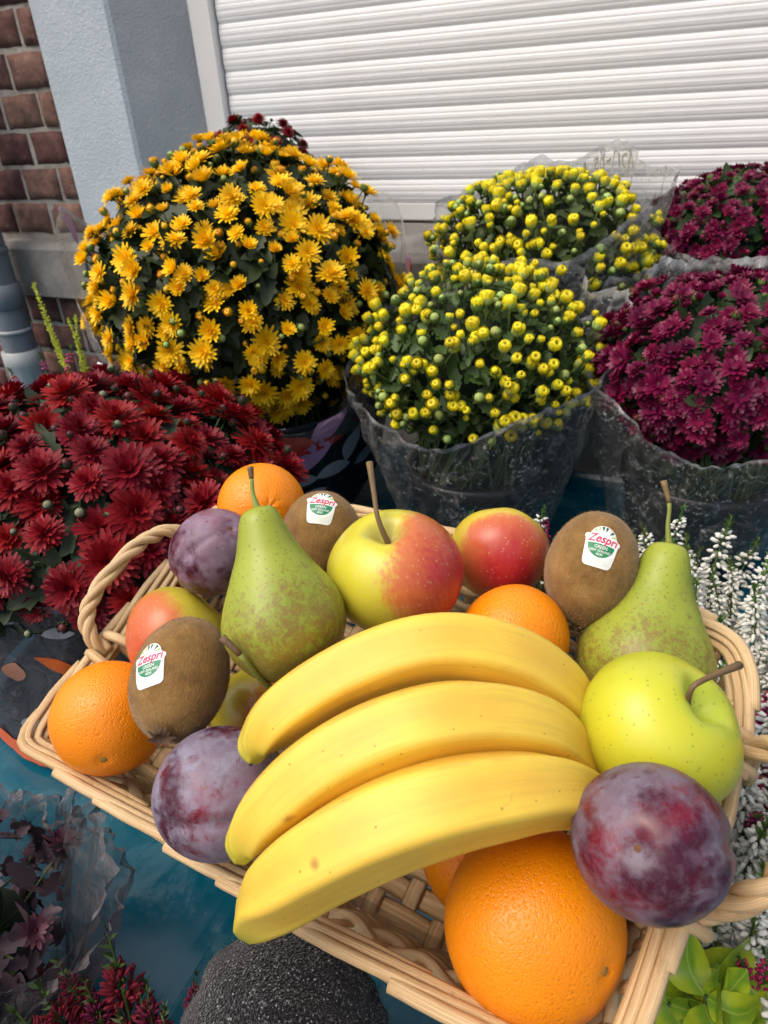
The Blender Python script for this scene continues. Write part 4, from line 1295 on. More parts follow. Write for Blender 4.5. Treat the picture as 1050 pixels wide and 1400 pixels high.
def kiwi(label, u, v, z, rx, rz, axis, xdir, sdir, sup, group, sw=.0195, tuft=None):
    if not STICK:
        STICK.update(white=vary('sticker_white', (.80, .82, .76), .35, .03, 50), red=vary('sticker_red', (.62, .02, .09), .4, .05, 50),
                     green=vary('sticker_green', (.02, .22, .10), .4, .05, 50), dark=vary('sticker_dark_green', (.01, .08, .06), .4, .05, 50),
                     lime=vary('sticker_lime', (.42, .58, .20), .4, .05, 50), pale=vary('sticker_pale_ray', (.58, .66, .52), .4, .05, 50),
                     skin=m_kiwi(), fuzz=vary('kiwi_fuzz', (.30, .18, .06), .8, .4, 300), end=vary('kiwi_end', (.16, .10, .05), .9, .4, 400))
    mb = MB(); sd_ = R.uniform(0, 9)
    def shp(d, off=0.0):
        k = 1 + .018 * mnoise.noise(d * 1.6 + Vector((sd_, 0, 0)))
        return Vector((d.x * (rx * k + off), d.y * (rx * .97 * k + off), d.z * (rz * k + off)))
    prof = [(math.sin(a), math.cos(a)) for a in np.linspace(0, PI, 40)]; prof[0] = (0, 1); prof[-1] = (0, -1)
    lathe(mb, prof, 48, dfm=lambda p: shp(p))
    o = place_fruit('kiwi', label, 'kiwi', u, v, z, axis, xdir, mb.mesh('kiwi', STICK['skin']), group)
    # fuzz: very many short hairs
    hv = []; hf = []; rr = random.Random(int(sd_ * 1000))
    for _ in range(9000):
        d = Vector((rr.gauss(0, 1), rr.gauss(0, 1), rr.gauss(0, 1))).normalized()
        p = shp(d); g = (d + Vector((rr.gauss(0, .5), rr.gauss(0, .5), rr.gauss(0, .5) - .6))).normalized()
        s_ = g.cross(d)
        if s_.length < .01: continue
        s_ = s_.normalized() * .00007; l = rr.uniform(.0007, .0017)
        k = len(hv); hv += [p - s_, p + s_, p + g * l]; hf.append((k, k + 1, k + 2))
    fm = MB(); fm.add(hv, hf); part('fuzz', fm.mesh('fuzz', STICK['fuzz']), o, kind='stuff')
    td = loc_dir(o, tuft) if tuft else Vector((0, 0, -1))
    td = Vector((td.x / rx, td.y / rx, td.z / rz)).normalized() if False else td
    tuft_m = TM(shp(td, -.001), frame(td))
    mb = MB()
    lathe(mb, [(0, .0030), (.0020, .0022), (.0034, .0004), (.0036, -.0015)], 9)
    for i in range(11):
        a = i / 11 * 2 * PI + rr.uniform(-.2, .2)
        petal(mb, a, .0016, .0085, .0030, 1.0, -.4 + rr.uniform(-.5, .7), .0008, 0, .3, .5, 2)
    part('dried_end', mb.mesh('dried_end', STICK['end']), o, tuft_m)
    # sticker, wrapped on the skin
    s0 = loc_dir(o, sdir); up_ = loc_dir(o, sup)
    p0 = shp(s0); n0 = Vector((p0.x / rx ** 2, p0.y / rx ** 2, p0.z / rz ** 2)).normalized()
    ty = (up_ - n0 * up_.dot(n0)).normalized(); tx = ty.cross(n0)
    def on(x, y, off):
        y = y * 1.13 - .0004
        q = p0 + tx * x + ty * y; d = Vector((q.x / rx, q.y / (rx * .97), q.z / rz)).normalized()
        return shp(d, off)
    def outline():
        w_ = sw / 2; pts = []
        def arc(cx, cy, r, a0, a1, n):
            for k in range(n + 1):
                a = a0 + (a1 - a0) * k / n; pts.append((cx + r * math.cos(a), cy + r * math.sin(a)))
        arc(-w_ * .62, -w_ * .95, w_ * .28, PI, 1.5 * PI, 5); arc(w_ * .62, -w_ * .95, w_ * .28, 1.5 * PI, 2 * PI, 5)
        pts.append((w_ * .97, .1 * w_)); arc(w_ * .95, w_ * .30, w_ * .14, -1.2, 1.5, 4)
        arc(0, w_ * .35, w_ * .80, .25, PI - .25, 14)
        arc(-w_ * .95, w_ * .42, w_ * .14, PI - 1.5, PI + 1.2, 4); pts.append((-w_ * .95, .1 * w_))
        return pts
    def dense(pts, mx=.0008):
        out = []
        for a, b in zip(pts, pts[1:] + pts[:1]):
            n = max(1, int(math.hypot(b[0] - a[0], b[1] - a[1]) / mx))
            out += [(a[0] + (b[0] - a[0]) * k / n, a[1] + (b[1] - a[1]) * k / n) for k in range(n)]
        return out
    def sheet(name, pts, off, mat, parent, m=9):
        """fill a star-shaped outline in rings so that it follows the curved skin"""
        pts = dense(pts); cx = sum(p[0] for p in pts) / len(pts); cy = sum(p[1] for p in pts) / len(pts)
        vs = [on(cx, cy, off)]; n = len(pts)
        for k in range(1, m + 1):
            for (x, y) in pts: vs.append(on(cx + (x - cx) * k / m, cy + (y - cy) * k / m, off))
        fs = [(0, 1 + i, 1 + (i + 1) % n) for i in range(n)]
        for k in range(m - 1):
            for i in range(n):
                j = (i + 1) % n; fs.append((1 + k * n + i, 1 + (k + 1) * n + i, 1 + (k + 1) * n + j, 1 + k * n + j))
        b = MB(); b.add(vs, fs); return part(name, b.mesh(name, mat), parent)
    w_ = sw / 2
    st = sheet('sticker', outline(), .00030, STICK['white'], o)
    half = [(w_ * .78 * math.cos(a), w_ * (.02 + .70 * math.sin(a))) for a in np.linspace(PI, 2 * PI, 17)]
    sheet('green_half_disc', half, .00036, STICK['green'], st, 5)
    for k, (a, cm_) in enumerate(((2.45, 'lime'), (2.05, 'lime'), (1.75, 'dark'), (1.42, 'dark'), (1.1, 'pale'), (.82, 'dark'), (.45, 'lime'))):
        ca, sa = math.cos(a), math.sin(a); r0, r1 = w_ * .40, w_ * .74
        pts = [(r0 * ca, w_ * .32 + r0 * sa), (r1 * ca + .09 * w_ * sa, w_ * .32 + r1 * sa - .09 * w_ * ca), (r1 * 1.05 * ca, w_ * .32 + r1 * 1.05 * sa), (r1 * ca - .09 * w_ * sa, w_ * .32 + r1 * sa + .09 * w_ * ca)]
        sheet('ray', pts, .00036, STICK[cm_], st, 2)
    for k in range(14):                      # fine grey print under the disc
        x = w_ * (-.78 + k * .12); yt = -w_ * (.15 + .62 * math.sqrt(max(0, 1 - (x / (w_ * .86)) ** 2)))
        if yt - (-w_ * 1.08) < .1 * w_: continue
        sheet('print_line', [(x, -w_ * 1.1), (x + w_ * .03, -w_ * 1.1), (x + w_ * .03, yt - .05 * w_), (x, yt - .05 * w_)], .00036, STICK['pale'], st, 2)
    for txt, size, y, mat, sh_, bold in (('Zespri', w_ * .64, w_ * .10, STICK['red'], .28, .00012), ('GREEN', w_ * .24, -w_ * .22, STICK['white'], 0, .00002),
                                         ('NEW ZEALAND', w_ * .17, -w_ * .40, STICK['white'], 0, .00002), ('4030', w_ * .19, -w_ * .58, STICK['white'], 0, .00002)):
        me = text_mesh(txt, size, mat, sh_, bold=bold)
        for vv in me.vertices:
            x, yy = vv.co.x, vv.co.y + y + (.10 * vv.co.x if txt == 'Zespri' else 0) * 0
            if txt == 'Zespri': x *= 1.0
            vv.co = on(x, yy, .00044 if txt == 'Zespri' else .00042)
        part('lettering', me, st)
    return o


def plum(label, u, v, z, r, axis, xdir, group, tall=1.05, mat=None):
    mb = MB()
    prof = [(math.sin(a), math.cos(a)) for a in np.linspace(0, PI, 50)]; prof[0] = (0, 1); prof[-1] = (0, -1)
    sd_ = R.uniform(0, 9)
    def df(p):
        a = math.atan2(p.y, p.x); rho = math.hypot(p.x, p.y)
        k = 1 - .075 * math.exp(-(a / .12) ** 2) * min(1, rho * 2)      # suture along +X
        k += .012 * mnoise.noise(p * 1.7 + Vector((sd_, 0, 0)))
        zc = p.z * tall - (.10 * math.exp(-(rho / .20) ** 2) if p.z > 0 else 0)
        return Vector((p.x * k * r, p.y * k * r * .97, zc * r))
    lathe(mb, prof, 72, dfm=df)
    o = place_fruit('plum', label, 'plum', u, v, z, axis, xdir, mb.mesh('plum', mat), group)
    mb = MB(); lathe(mb, [(0, r * (tall - .095)), (.0012, r * (tall - .092)), (.0020, r * (tall - .10)), (.0024, r * (tall - .13))], 10)
    part('stalk_scar', mb.mesh('stalk_scar', vary('scar_brown', (.13, .05, .02), .8, .3, 300)), o)
    return o


def pear_body(r, mat, bend=.06):
    pr = [(.02, -.84), (.28, -.92), (.62, -.79), (.90, -.42), (1.0, .0), (.90, .38), (.68, .78), (.50, 1.12), (.395, 1.42), (.315, 1.66), (.21, 1.79), (.02, 1.83)]
    sp = spline(pr, 60); prof = [(max(0, a) * r, b * r) for a, b in sp]; prof[0] = (0, prof[0][1]); prof[-1] = (0, prof[-1][1])
    prof = prof[::-1]; sd_ = R.uniform(0, 9)
    mb = MB()
    def df(p):
        k = 1 + .03 * mnoise.noise(Vector((p.x, p.y, p.z)) / r * 1.3 + Vector((sd_, 0, 0)))
        return Vector((p.x * k + bend * max(0, p.z) ** 2 / r, p.y * k, p.z))
    lathe(mb, prof, 56, dfm=df); return mb.mesh('pear', mat)


def banana(label, pts, group, along_up, bruises=()):
    """pts: (u, v, z, half-width in px)"""
    cp = np.array([list(P(u, v, z)) + [hw * z / FPX] for u, v, z, hw in pts])
    sp = spline(cp, 54); path = sp[:, :3]; rad = sp[:, 3].copy()
    org = Vector(path[27]); path = path - np.array(org)
    mat = m_banana([(tuple(P(*q[:3]) - org), q[3]) for q in bruises])
    seg = 60
    T, Ns, Bs = frames(path, np.array(along_up))
    vs = []; al = []; ar = []
    for k in range(len(path)):
        for i in range(seg):
            a = 2 * PI * i / seg
            q = ((a - .35) % (2 * PI / 5)) - PI / 5; pg = .86 / math.cos(q); m = (pg ** -34 + 1.055 ** -34) ** (-1 / 34) * 1.05 + .015 * math.cos(2 * a)
            vs.append(path[k] + rad[k] * m * (math.cos(a) * Bs[k] + math.sin(a) * Ns[k]))
            al.append(k / (len(path) - 1)); ar.append(((a - .35) / (2 * PI)) % 1.0)
    fs = []
    n = len(path)
    for k in range(n - 1):
        for i in range(seg):
            j = (i + 1) % seg; fs.append((k * seg + i, k * seg + j, (k + 1) * seg + j, (k + 1) * seg + i))
    vs.append(path[0] - T[0] * rad[0] * .22); al.append(0); ar.append(.1); vs.append(path[-1]); al.append(1); ar.append(.1)
    for i in range(seg):
        j = (i + 1) % seg; fs.append((n * seg, j, i)); fs.append((n * seg + 1, (n - 1) * seg + i, (n - 1) * seg + j))
    mb = MB(); mb.add(vs, fs)
    o = thing('banana', label, 'banana', org, group, None, mb.mesh('banana', mat, attrs={'along': al, 'around': ar}))
    e = Vector(path[-1]); d = Vector(T[-1])
    sm = MB(); tube(sm, [e - d * .004, e + d * .012, e + d * .024], [rad[-1] * .95, rad[-1] * .72, rad[-1] * .8], 10)
    part('stem', sm.mesh('stem', vary('banana_stem', (.40, .40, .05), .6, .2, 90)), o)
    b = Vector(path[0]) - Vector(T[0]) * rad[0] * .2
    sm = MB(); tube(sm, [b + Vector(T[0]) * .002, b - Vector(T[0]) * .0015], [rad[0] * .30, rad[0] * .2], 8)
    part('blossom_tip', sm.mesh('blossom_tip', vary('banana_tip', (.05, .035, .02), .8, .3, 200)), o)
    return o


def build_fruit():
    G = 'fruit in the wicker basket'
    OR = m_orange('orange_peel', (.90, .255, .001), (.94, .30, .002)); MA = m_orange('mandarin_peel', (.92, .265, .001), (.95, .31, .003))
    PLM = m_plum((.20, .17, .215)); PLF = m_plum((.26, .235, .305), .41, .54, .64); PLB = m_plum((.27, .19, .25), .43, .57, .62)
    GO = 'oranges in the basket'
    orange('largest orange, at the front under the plum and lowest banana', 730, 1262, .331, .0432, cv(.44, -.03, .61), OR, GO)
    orange('orange in the left corner of the basket beside a kiwi', 151, 981, .434, .0352, cv(.17, -.42, .69), OR, GO)
    orange('orange with pale stalk button behind the upright left pear', 358, 693, .512, .0322, cv(.32, -.03, .95), MA, GO, 1, .92)
    orange('orange between the top banana and the right kiwi', 702, 873, .402, .0318, cv(-.3, .5, -.8), MA, GO, 0, .93)
    orange('shadowed orange half hidden beneath the lowest banana', 655, 1172, .387, .0318, cv(.3, .3, -.9), OR, GO)
    GA = 'apples in the basket'
    def ap(label, u, v, z, r, axis, bl, stem, mats, tall=.92, lob=.02, ph=0, sr=(.0019, .0014, .0015, .0021)):
        o = place_fruit('apple', label, 'apple', u, v, z, axis, bl, None, GA)
        if callable(mats): mats = mats(loc_dir(o, bl))
        COL.objects.unlink(o)
        me = apple_body(r, mats, lob, tall, ph=ph)
        n = bpy.data.objects.new('apple', me); COL.objects.link(n); n.matrix_world = o.matrix_world
        n['label'] = label; n['category'] = 'apple'; n['group'] = GA
        bpy.data.objects.remove(o)
        if stem:
            b = Vector((0, 0, r * .52)); pts = [b] + [loc_pt(n, P(*q)) for q in stem]
            stalk(n, pts, sr)
        return n
    ap('upright apple half yellow half red with a tall stalk, in the centre', 541, 786, .410, .0392, cv(-.16, .80, .55), cv(.80, .12, .50),
       [(517, 710, .392), (511, 672, .397), (505, 632, .402)], lambda d: m_apple('bicolour_apple_skin', (.62, .56, .045), (.55, .15, .045), d, .22, .62, (.40, .018, .035)), tall=.94)
    ap('red apple with yellow shoulder behind the orange, next to the right kiwi', 682, 758, .452, .0322, cv(.12, .86, -.30), cv(.10, -.28, .92),
       None, lambda d: m_apple('rosy_apple_skin', (.66, .52, .05), (.55, .14, .05), d, .18, .50, (.42, .02, .03), .6))
    ap('yellow apple with orange-red cheek behind the left kiwi', 243, 873, .468, .0358, cv(.55, .72, -.2), cv(-.42, .06, .80),
       None, lambda d: m_apple('blushed_apple_skin', (.60, .52, .05), (.60, .17, .05), d, .34, .74, (.50, .07, .035), .5))
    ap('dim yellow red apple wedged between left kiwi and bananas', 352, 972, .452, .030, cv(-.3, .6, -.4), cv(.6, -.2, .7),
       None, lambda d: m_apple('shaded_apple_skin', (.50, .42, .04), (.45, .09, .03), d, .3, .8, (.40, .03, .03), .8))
    ap('large plain green apple at the right with a slanting brown stalk', 897, 1001, .333, .0372, cv(.48, .62, .62), cv(-.8, .3, .3),
       [(945, 942, .303), (972, 925, .306), (1012, 909, .312)], m_green_apple(), .93, .025, 1.0, (.0016, .0013, .0013, .0019))
    GP = 'pears in the basket'
    def pr(label, u, v, z, r, axis, x, stem, bend=.05, stemr=(.0021, .0013, .0012, .0018)):
        o = place_fruit('pear', label, 'pear', u, v, z, axis, x, pear_body(r, m_pear(0), bend), GP)
        b = Vector((bend * (1.8 * r) ** 2 / r, 0, r * 1.78)); pts = [b] + [loc_pt(o, P(*q)) for q in stem]
        mb = MB(); p = spline(pts, 14); n = 14
        tube(mb, p[:10], np.interp(np.linspace(0, .7, 10), np.linspace(0, 1, len(stemr)), stemr), 8)
        part('stem', mb.mesh('stem', vary('green_pear_stalk', (.22, .26, .05), .5, .2, 90)), o)
        mb = MB(); tube(mb, p[9:], np.interp(np.linspace(.7, 1, 5), np.linspace(0, 1, len(stemr)), stemr) * 1.04, 8)
        part('stem_tip', mb.mesh('stem_tip', TWIG), o)
        return o
    pr('upright green pear with russet base left of the centre apple', 388, 846, .382, .0345, cv(-.25, .96, .04), cv(1, .2, 0), [(346, 676, .380), (344, 656, .380), (342, 638, .380)], .015)
    pr('tall green pear with long stalk at the right behind the green apple', 880, 904, .398, .0380, cv(.20, .97, -.05), cv(-.9, .2, 0), [(913, 720, .402), (915, 690, .402), (907, 657, .402)], -.02)
    hp = P(470, 1010, .43); tp = P(369, 940, .398)
    ax = (P(374, 945, .378) - hp).normalized()
    pr('pear under the bananas, only its bent stalk showing', 470, 1010, .43, .031, ax, cv(0, 1, 0), [(360, 932, .364), (330, 897, .350), (303, 871, .349)], .0, (.0022, .0016, .0015, .0021))
    GK = 'kiwis in the basket'
    kiwi('large kiwi with a white fruit sticker, at the right between apple and pear', 808, 777, .408, .0262, .0338, cv(.27, .96, .02), cv(1, -.2, 0), cv(-.06, .44, .86), cv(.27, .95, .1), GK)
    kiwi('kiwi standing between the centre apple and the rear orange', 440, 735, .466, .0270, .0325, cv(.0, .85, .5), cv(1, 0, 0), cv(.06, .62, .74), cv(.12, .95, 0), GK, .0195)
    kiwi('kiwi with a tilted sticker in front of the left apple and orange', 247, 927, .390, .0268, .0352, cv(.12, .86, -.52), cv(1, 0, 0), cv(-.40, .48, .74), cv(-.38, .92, .0), GK, .0195, cv(-.02, -.60, .80))
    GL = 'plums in the basket'
    plum('plum resting on the front orange, its stalk scar facing out', 889, 1150, .281, .0312, cv(-.50, .30, .85), cv(1, .02, .0), GL, .98, PLM)
    plum('plum with a deep crease at the back left beside the pear', 292, 755, .457, .0282, cv(.57, .60, .70), cv(-.6, -.3, .5), GL, 1.12, PLB)
    plum('frosted plum at the front left under the banana tips', 303, 1083, .362, .0340, cv(1, .06, -.15), cv(.1, -.10, .98), GL, 1.02, PLF)
    GB = 'bananas in the basket'
    banana('uppermost of the three bananas, touching the centre apple', [(344, 1040, .336, 12), (352, 1015, .336, 27), (384, 978, .336, 41), (450, 934, .336, 47), (530, 900, .336, 51), (610, 885, .336, 51), (690, 900, .340, 50), (752, 938, .348, 46), (790, 990, .362, 36), (818, 1040, .385, 22), (835, 1075, .40, 10)], GB, cv(.2, .9, .4))
    banana('middle banana of the three', [(326, 1176, .312, 12), (336, 1150, .312, 29), (368, 1108, .310, 44), (430, 1056, .308, 52), (510, 1012, .306, 55), (600, 985, .306, 55), (680, 983, .312, 52), (742, 1000, .320, 45), (785, 1038, .334, 34), (820, 1080, .355, 22), (850, 1110, .38, 10)], GB, cv(.2, .9, .4), [(394, 1124, .292, .0042), (985, 1000, .3, .002)])
    banana('lowest and nearest banana, its tip hanging over the basket rim', [(340, 1274, .318, 16), (350, 1252, .312, 33), (384, 1216, .300, 50), (440, 1172, .291, 60), (520, 1130, .286, 64), (610, 1099, .285, 63), (690, 1084, .290, 58), (750, 1080, .298, 50), (800, 1092, .312, 38), (840, 1115, .335, 22), (866, 1140, .36, 10)], GB, cv(.2, .9, .4), [(428, 1182, .272, .0035), (512, 1112, .268, .0016), (600, 1080, .268, .0018)])


# ------------------------------------------------------------------ basket
BC = Vector((-.16008277, .26612352, -.30871929 + H0))
BM = Matrix(((.993502669, .10848226, -.03440997), (-.11380652, .945064538, -.306432856), (-.000722891, .308357938, .95127013)))
DEEP = .082


def rim_xy(n=240):
    """outline of the rim seen from above, anticlockwise from the front left corner"""
    key = [(-.150, -.1165), (-.05, -.119), (.05, -.119), (.130, -.118), (.168, -.1165), (.184, -.108), (.192, -.090), (.199, -.04), (.206, .01), (.207, .055), (.202, .092), (.188, .114),
           (.150, .123), (.08, .128), (0, .131), (-.07, .129), (-.135, .123), (-.170, .112), (-.186, .090), (-.187, .04), (-.187, -.03), (-.188, -.088), (-.1865, -.108), (-.178, -.1155)]
    k = key + key[:1]
    p = np.array(key[-2:] + key + key[:3]); sp = spline(p, 2000)
    a = 2 / (len(p) - 1); b = (2 + len(key)) / (len(p) - 1)
    sp = sp[int(a * 1999):int(b * 1999) + 1]
    d = np.r_[0, np.cumsum(np.linalg.norm(np.diff(sp, axis=0), axis=1))]
    s = np.linspace(0, d[-1], n + 1)[:-1]
    return np.stack([np.interp(s, d, sp[:, 0]), np.interp(s, d, sp[:, 1])], 1), d[-1]


RIM, RLEN = rim_xy(480)
NR = len(RIM)
tn = np.roll(RIM, -1, 0) - np.roll(RIM, 1, 0); tn /= np.linalg.norm(tn, axis=1)[:, None]
OUT = np.stack([tn[:, 1], -tn[:, 0]], 1)


def rim_at(s, lat=0, h=0, flare=0):
    """point at arc fraction s, lat metres outward, h metres up"""
    i = (s % 1.0) * NR; a = int(i) % NR; b = (a + 1) % NR; f = i - int(i)
    p = RIM[a] * (1 - f) + RIM[b] * f; o = OUT[a] * (1 - f) + OUT[b] * f
    q = p + o * lat
    return Vector((q[0], q[1], h))


def wall_pt(s, d, lat=0):                     # d: depth below the rim; the walls lean inwards
    return rim_at(s, -.0055 - .22 * d + lat, -d)


def build_basket():
    t = thing('wicker_basket', 'pale wicker fruit basket with twisted handles, held up over the blue trays', 'basket', BC, None, BM)
    # rim: overlapping reeds, each rising outside, lying on top and tucking in
    N = 25
    for k in range(N):
        s0 = k / N + R.uniform(-.006, .006); ln = R.uniform(3.1, 3.6) / N
        n = 26; path = []
        for i in range(n):
            u = i / (n - 1)
            lat = np.interp(u, [0, .15, .45, .75, 1], [.0028, .0020, -.0016, -.0056, -.0078])
            hh = np.interp(u, [0, .15, .45, .75, 1], [.0015, .0030, .0002, -.0045, -.0090])
            path.append(rim_at(s0 + u * ln, lat + R.uniform(-.00012, .00012), hh))
        w0 = R.uniform(.0027, .0036)
        mb = MB(); tube(mb, path, [w0 * (1 - .12 * (i / (n - 1))) for i in range(n)], 10, up=(0, 0, 1), flat=.72, shape=lambda a: 1 + .05 * math.cos(4 * a))
        part('rim_reed', grain(mb, 'rim_reed', WICK), t)
    for h, lat in ((-.0065, -.0005), (-.0118, -.0022)):
        mb = MB(); pp = [rim_at(i / 160, lat, h - .001 * math.sin(i)) for i in range(161)]
        tube(mb, pp, .0034, 7, up=(0, 0, 1), flat=.8, closed=True, caps=False); part('rim_core', grain(mb, 'rim_core', WICK), t)
    # stakes and weavers
    M_ = 56
    stm = []
    for k in range(M_):
        s = (k + .5) / M_
        path = [wall_pt(s, d) for d in np.linspace(.004, DEEP, 5)]
        mb = MB(); tube(mb, path, .0036, 6, up=tuple(rim_at(s, 1, 0) - rim_at(s, 0, 0)), flat=.4); part('stake', grain(mb, 'stake', WICK), t)
    rows = [.031, .0385, .046, .0535, .061, .0685, .076]
    for j, d in enumerate(rows):
        n = M_ * 4; pp = []
        for i in range(n + 1):
            s = i / n; ph = (s * M_) * PI + j * PI
            pp.append(wall_pt(s, d + .0008 * math.sin(i * .7 + j), .0030 * math.sin(ph)))
        mb = MB(); tube(mb, pp, .0033, 6, up=(0, 0, 1), flat=1.05, closed=True, caps=False); part('weaver', grain(mb, 'weaver', WICK), t)
    # floor: wide slats with cross slats woven through
    def half_len(y):
        ok_ = [x for x in np.linspace(-.2, .2, 201) if inside(x, y)]
        return (min(ok_), max(ok_)) if ok_ else None
    fl = [wall_pt(i / 120, DEEP) for i in range(120)]; fx = np.array([(p.x, p.y) for p in fl])
    def inside(x, y):
        c = False; j = len(fx) - 1
        for i in range(len(fx)):
            if (fx[i][1] > y) != (fx[j][1] > y) and x < (fx[j][0] - fx[i][0]) * (y - fx[i][1]) / (fx[j][1] - fx[i][1]) + fx[i][0]: c = not c
            j = i
        return c
    ys = np.arange(-.086, .10, .0145)
    for q, y in enumerate(ys):
        r_ = half_len(y)
        if not r_: continue
        xs = np.linspace(r_[0], r_[1], 90)
        path = [(x, y, -DEEP + .0016 * math.sin((x + .2) / .021 * PI + q * PI)) for x in xs]
        mb = MB(); tube(mb, path, .0066, 6, up=(0, 0, 1), flat=.14); part('floor_slat', grain(mb, 'floor_slat', WICK), t)
    for q, x in enumerate(np.arange(-.147, .165, .021)):
        ok_ = [y for y in np.linspace(-.13, .14, 100) if inside(x, y)]
        ysn = np.linspace(min(ok_), max(ok_), 60)
        path = [(x, y, -DEEP - .0016 * math.sin((y + .086) / .0145 * PI + PI / 2 + q * PI)) for y in ysn]
        mb = MB(); tube(mb, path, .0052, 6, up=(0, 0, 1), flat=.16); part('floor_cross_slat', grain(mb, 'floor_cross_slat', WICK), t)
    # twisted handles
    def handle(A, B, apex, name='handle', turns=3.1, rr_=.0034, sep=.0033):
        A, B, apex = Vector(A), Vector(B), Vector(apex); mid = (A + B) / 2; ev = apex - mid; ax = (B - A) / 2
        n = 90; cen = []
        for i in range(n):
            a = PI * i / (n - 1)
            k = abs(math.cos(a)) ** .8 * math.copysign(1, math.cos(a)); sn = math.sin(a) ** .8
            cen.append(mid - ax * k * (1 + .05 * math.sin(a)) + ev * sn)
        cen = np.array(cen); T, Ns, Bs = frames(cen)
        h = part('handle', None, t)
        for q in range(3):
            pp = []
            for i in range(n):
                a = 2 * PI * (turns * i / (n - 1) + q / 3 + .05 * math.sin(i * .21 + q)); rad = sep * (1 + .25 * math.sin(i * .13 + q * 2))
                pp.append(cen[i] + rad * (math.cos(a) * Ns[i] + math.sin(a) * Bs[i]))
            mb = MB(); tube(mb, pp, rr_, 8); part('strand', grain(mb, 'strand', WICK), h)
        for E_, sg in ((A, -1), (B, 1)):       # strand ends lashed round the rim
            d = ax.normalized()
            for q in (-1, 1):
                o_ = d * q * .007
                outw = Vector((math.copysign(1, E_.x), 0, 0))
                pp = spline([E_ + o_ * .5 + outw * .010 + Vector((0, 0, -.016)), E_ + o_ + outw * .010 + Vector((0, 0, .001)), E_ + o_ * 1.2 + Vector((0, 0, .0085)), E_ + o_ * 1.5 - outw * .014 + Vector((0, 0, .002)), E_ + o_ * 1.6 - outw * .016 + Vector((0, 0, -.014))], 14)
                mb = MB(); tube(mb, pp, .0035, 7); part('strand', grain(mb, 'strand', WICK), h)
    handle((-.183, -.040, -.004), (-.183, .064, -.004), (-.200, .010, .027), rr_=.0030, sep=.0029)
    handle((.204, .046, -.004), (.200, -.034, -.004), (.236, .008, .046))
    # clear liner lying in the basket
    ln = thing('plastic_liner', 'crumpled clear plastic liner inside the basket under the fruit', 'plastic liner', BC, None, BM)
    vs = []; fs = []; nphi, nt = 120, 10
    for j in range(nt + 1):
        u = j / nt
        for i in range(nphi):
            d = .016 + u * (DEEP - .024); p = wall_pt(i / nphi, d, -.010)
            nz = mnoise.noise(Vector((p.x * 40, p.y * 40, p.z * 60))) + .6 * mnoise.noise(Vector((p.x * 110, p.y * 110, p.z * 90)))
            q = p * (1 + .012 * nz); q.z = p.z + .004 * nz + (.008 * mnoise.noise(Vector((i * .35, 0, 0))) if j == 0 else 0)
            vs.append(q)
    for j in range(nt):
        for i in range(nphi):
            k = (i + 1) % nphi; fs.append((j * nphi + i, j * nphi + k, (j + 1) * nphi + k, (j + 1) * nphi + i))
    mb = MB(); mb.add(vs, fs); part('film', mb.mesh('film', LINER), ln)


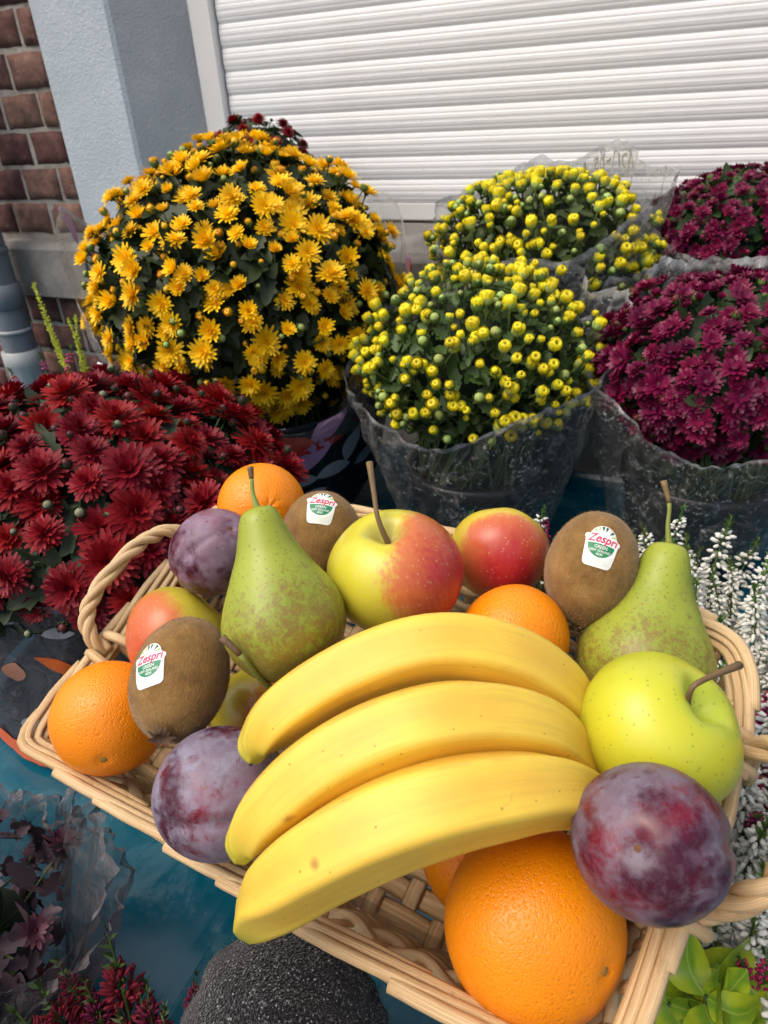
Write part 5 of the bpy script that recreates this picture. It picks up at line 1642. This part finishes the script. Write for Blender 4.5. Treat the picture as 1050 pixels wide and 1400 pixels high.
# ------------------------------------------------------------------ arm
def build_arm():
    t = thing('person', 'forearm in a dark speckled knit sleeve holding the basket from below', 'person', P(420, 1500, .42))
    o = t.location
    a = [(385, 2300, .34, .060), (385, 1800, .385, .060), (388, 1590, .41, .061), (396, 1455, .425, .062), (410, 1385, .437, .058), (432, 1330, .45, .046), (446, 1302, .458, .034)]
    cp = np.array([list(P(u, v, z) - o) + [r] for u, v, z, r in a]); sp = spline(cp, 60)
    mb = MB(); seg = 64; T, Ns, Bs = frames(sp[:, :3]); vs = []
    for k in range(60):
        for i in range(seg):
            an = 2 * PI * i / seg
            w_ = 1 + .03 * mnoise.noise(Vector((math.cos(an) * 2, math.sin(an) * 2, k * .16))) + .020 * math.sin(k * .8 + 1.3 * math.sin(an)) + .055 * (abs(mnoise.noise(Vector((math.cos(an) * 1.3 + k * .05, math.sin(an) * 1.3, k * .11)))) - .2)
            vs.append(sp[k, :3] + sp[k, 3] * w_ * (math.cos(an) * Bs[k] * 1.12 + math.sin(an) * Ns[k] * .92))
    fs = [(k * seg + i, k * seg + (i + 1) % seg, (k + 1) * seg + (i + 1) % seg, (k + 1) * seg + i) for k in range(59) for i in range(seg)]
    fs += [tuple(range(seg))[::-1], tuple(59 * seg + i for i in range(seg))]
    mb.add(vs, fs); part('sleeve', mb.mesh('sleeve', KNIT), t)
    # fuzzy fibres on the knit
    fb = MB(); rr = random.Random(5); V = np.array(vs)
    for _ in range(9000):
        i = rr.randrange(20 * seg, 59 * seg); k = i // seg
        p = Vector(V[i]) + Vector((rr.gauss(0, .002), rr.gauss(0, .002), rr.gauss(0, .001)))
        n = (Vector(V[i]) - Vector(sp[k, :3])).normalized(); p = Vector(sp[k, :3]) + n * (Vector(V[i]) - Vector(sp[k, :3])).length + n.orthogonal() * rr.uniform(-.003, .003) + n.cross(n.orthogonal()) * rr.uniform(-.003, .003)
        d = (n + Vector((rr.gauss(0, .9), rr.gauss(0, .9), rr.gauss(0, .9)))).normalized(); s_ = d.orthogonal().normalized() * .00013
        fb.add([p - s_, p + s_, p + d * rr.uniform(.001, .0028)], [(0, 1, 2)])
    part('wool_fibre', fb.mesh('wool_fibre', vary('grey_wool', (.14, .14, .145), .9, .9, 900)), t, kind='stuff')
    # hand flat under the basket: palm and five fingers
    def bl(x, y, z): return BC + BM @ Vector((x, y, z)) - o
    me = bpy.data.meshes.new('hand'); vv = []; ee = []; rad = []
    def chain(pts, rs, root=None):
        prev = root
        for p, r_ in zip(pts, rs):
            vv.append(p); rad.append(r_)
            if prev is not None: ee.append((prev, len(vv) - 1))
            prev = len(vv) - 1
        return prev
    zf = -DEEP - .030
    chain([Vector(sp[-2, :3]), bl(.02, -.02, zf - .012), bl(.02, .02, zf - .004)], [.028, .030, .030])
    for k, (dx, L_) in enumerate(((-.030, .060), (-.010, .070), (.011, .066), (.030, .050))):
        x = .02 + dx
        chain([bl(x, .045, zf), bl(x * 1.05, .045 + L_ * .45, zf + .006), bl(x * 1.1, .045 + L_ * .75, zf + .010), bl(x * 1.12, .045 + L_, zf + .013)], [.0105, .0092, .0085, .0075], 2)
    chain([bl(-.030, -.005, zf + .0), bl(-.052, .018, zf + .006), bl(-.064, .038, zf + .011)], [.013, .0105, .009], 1)
    me.from_pydata(vv, ee, []); h = part('hand', me, t); me.materials.append(SKIN)
    sk = h.modifiers.new('skin', 'SKIN'); ss = h.modifiers.new('sub', 'SUBSURF'); ss.levels = 2; ss.render_levels = 2
    for i, r_ in enumerate(rad): me.skin_vertices[0].data[i].radius = (r_, r_ * .82)
    me.skin_vertices[0].data[0].use_root = True


build_setting()
build_table()
build_plants()
build_basket()
build_fruit()
build_arm()
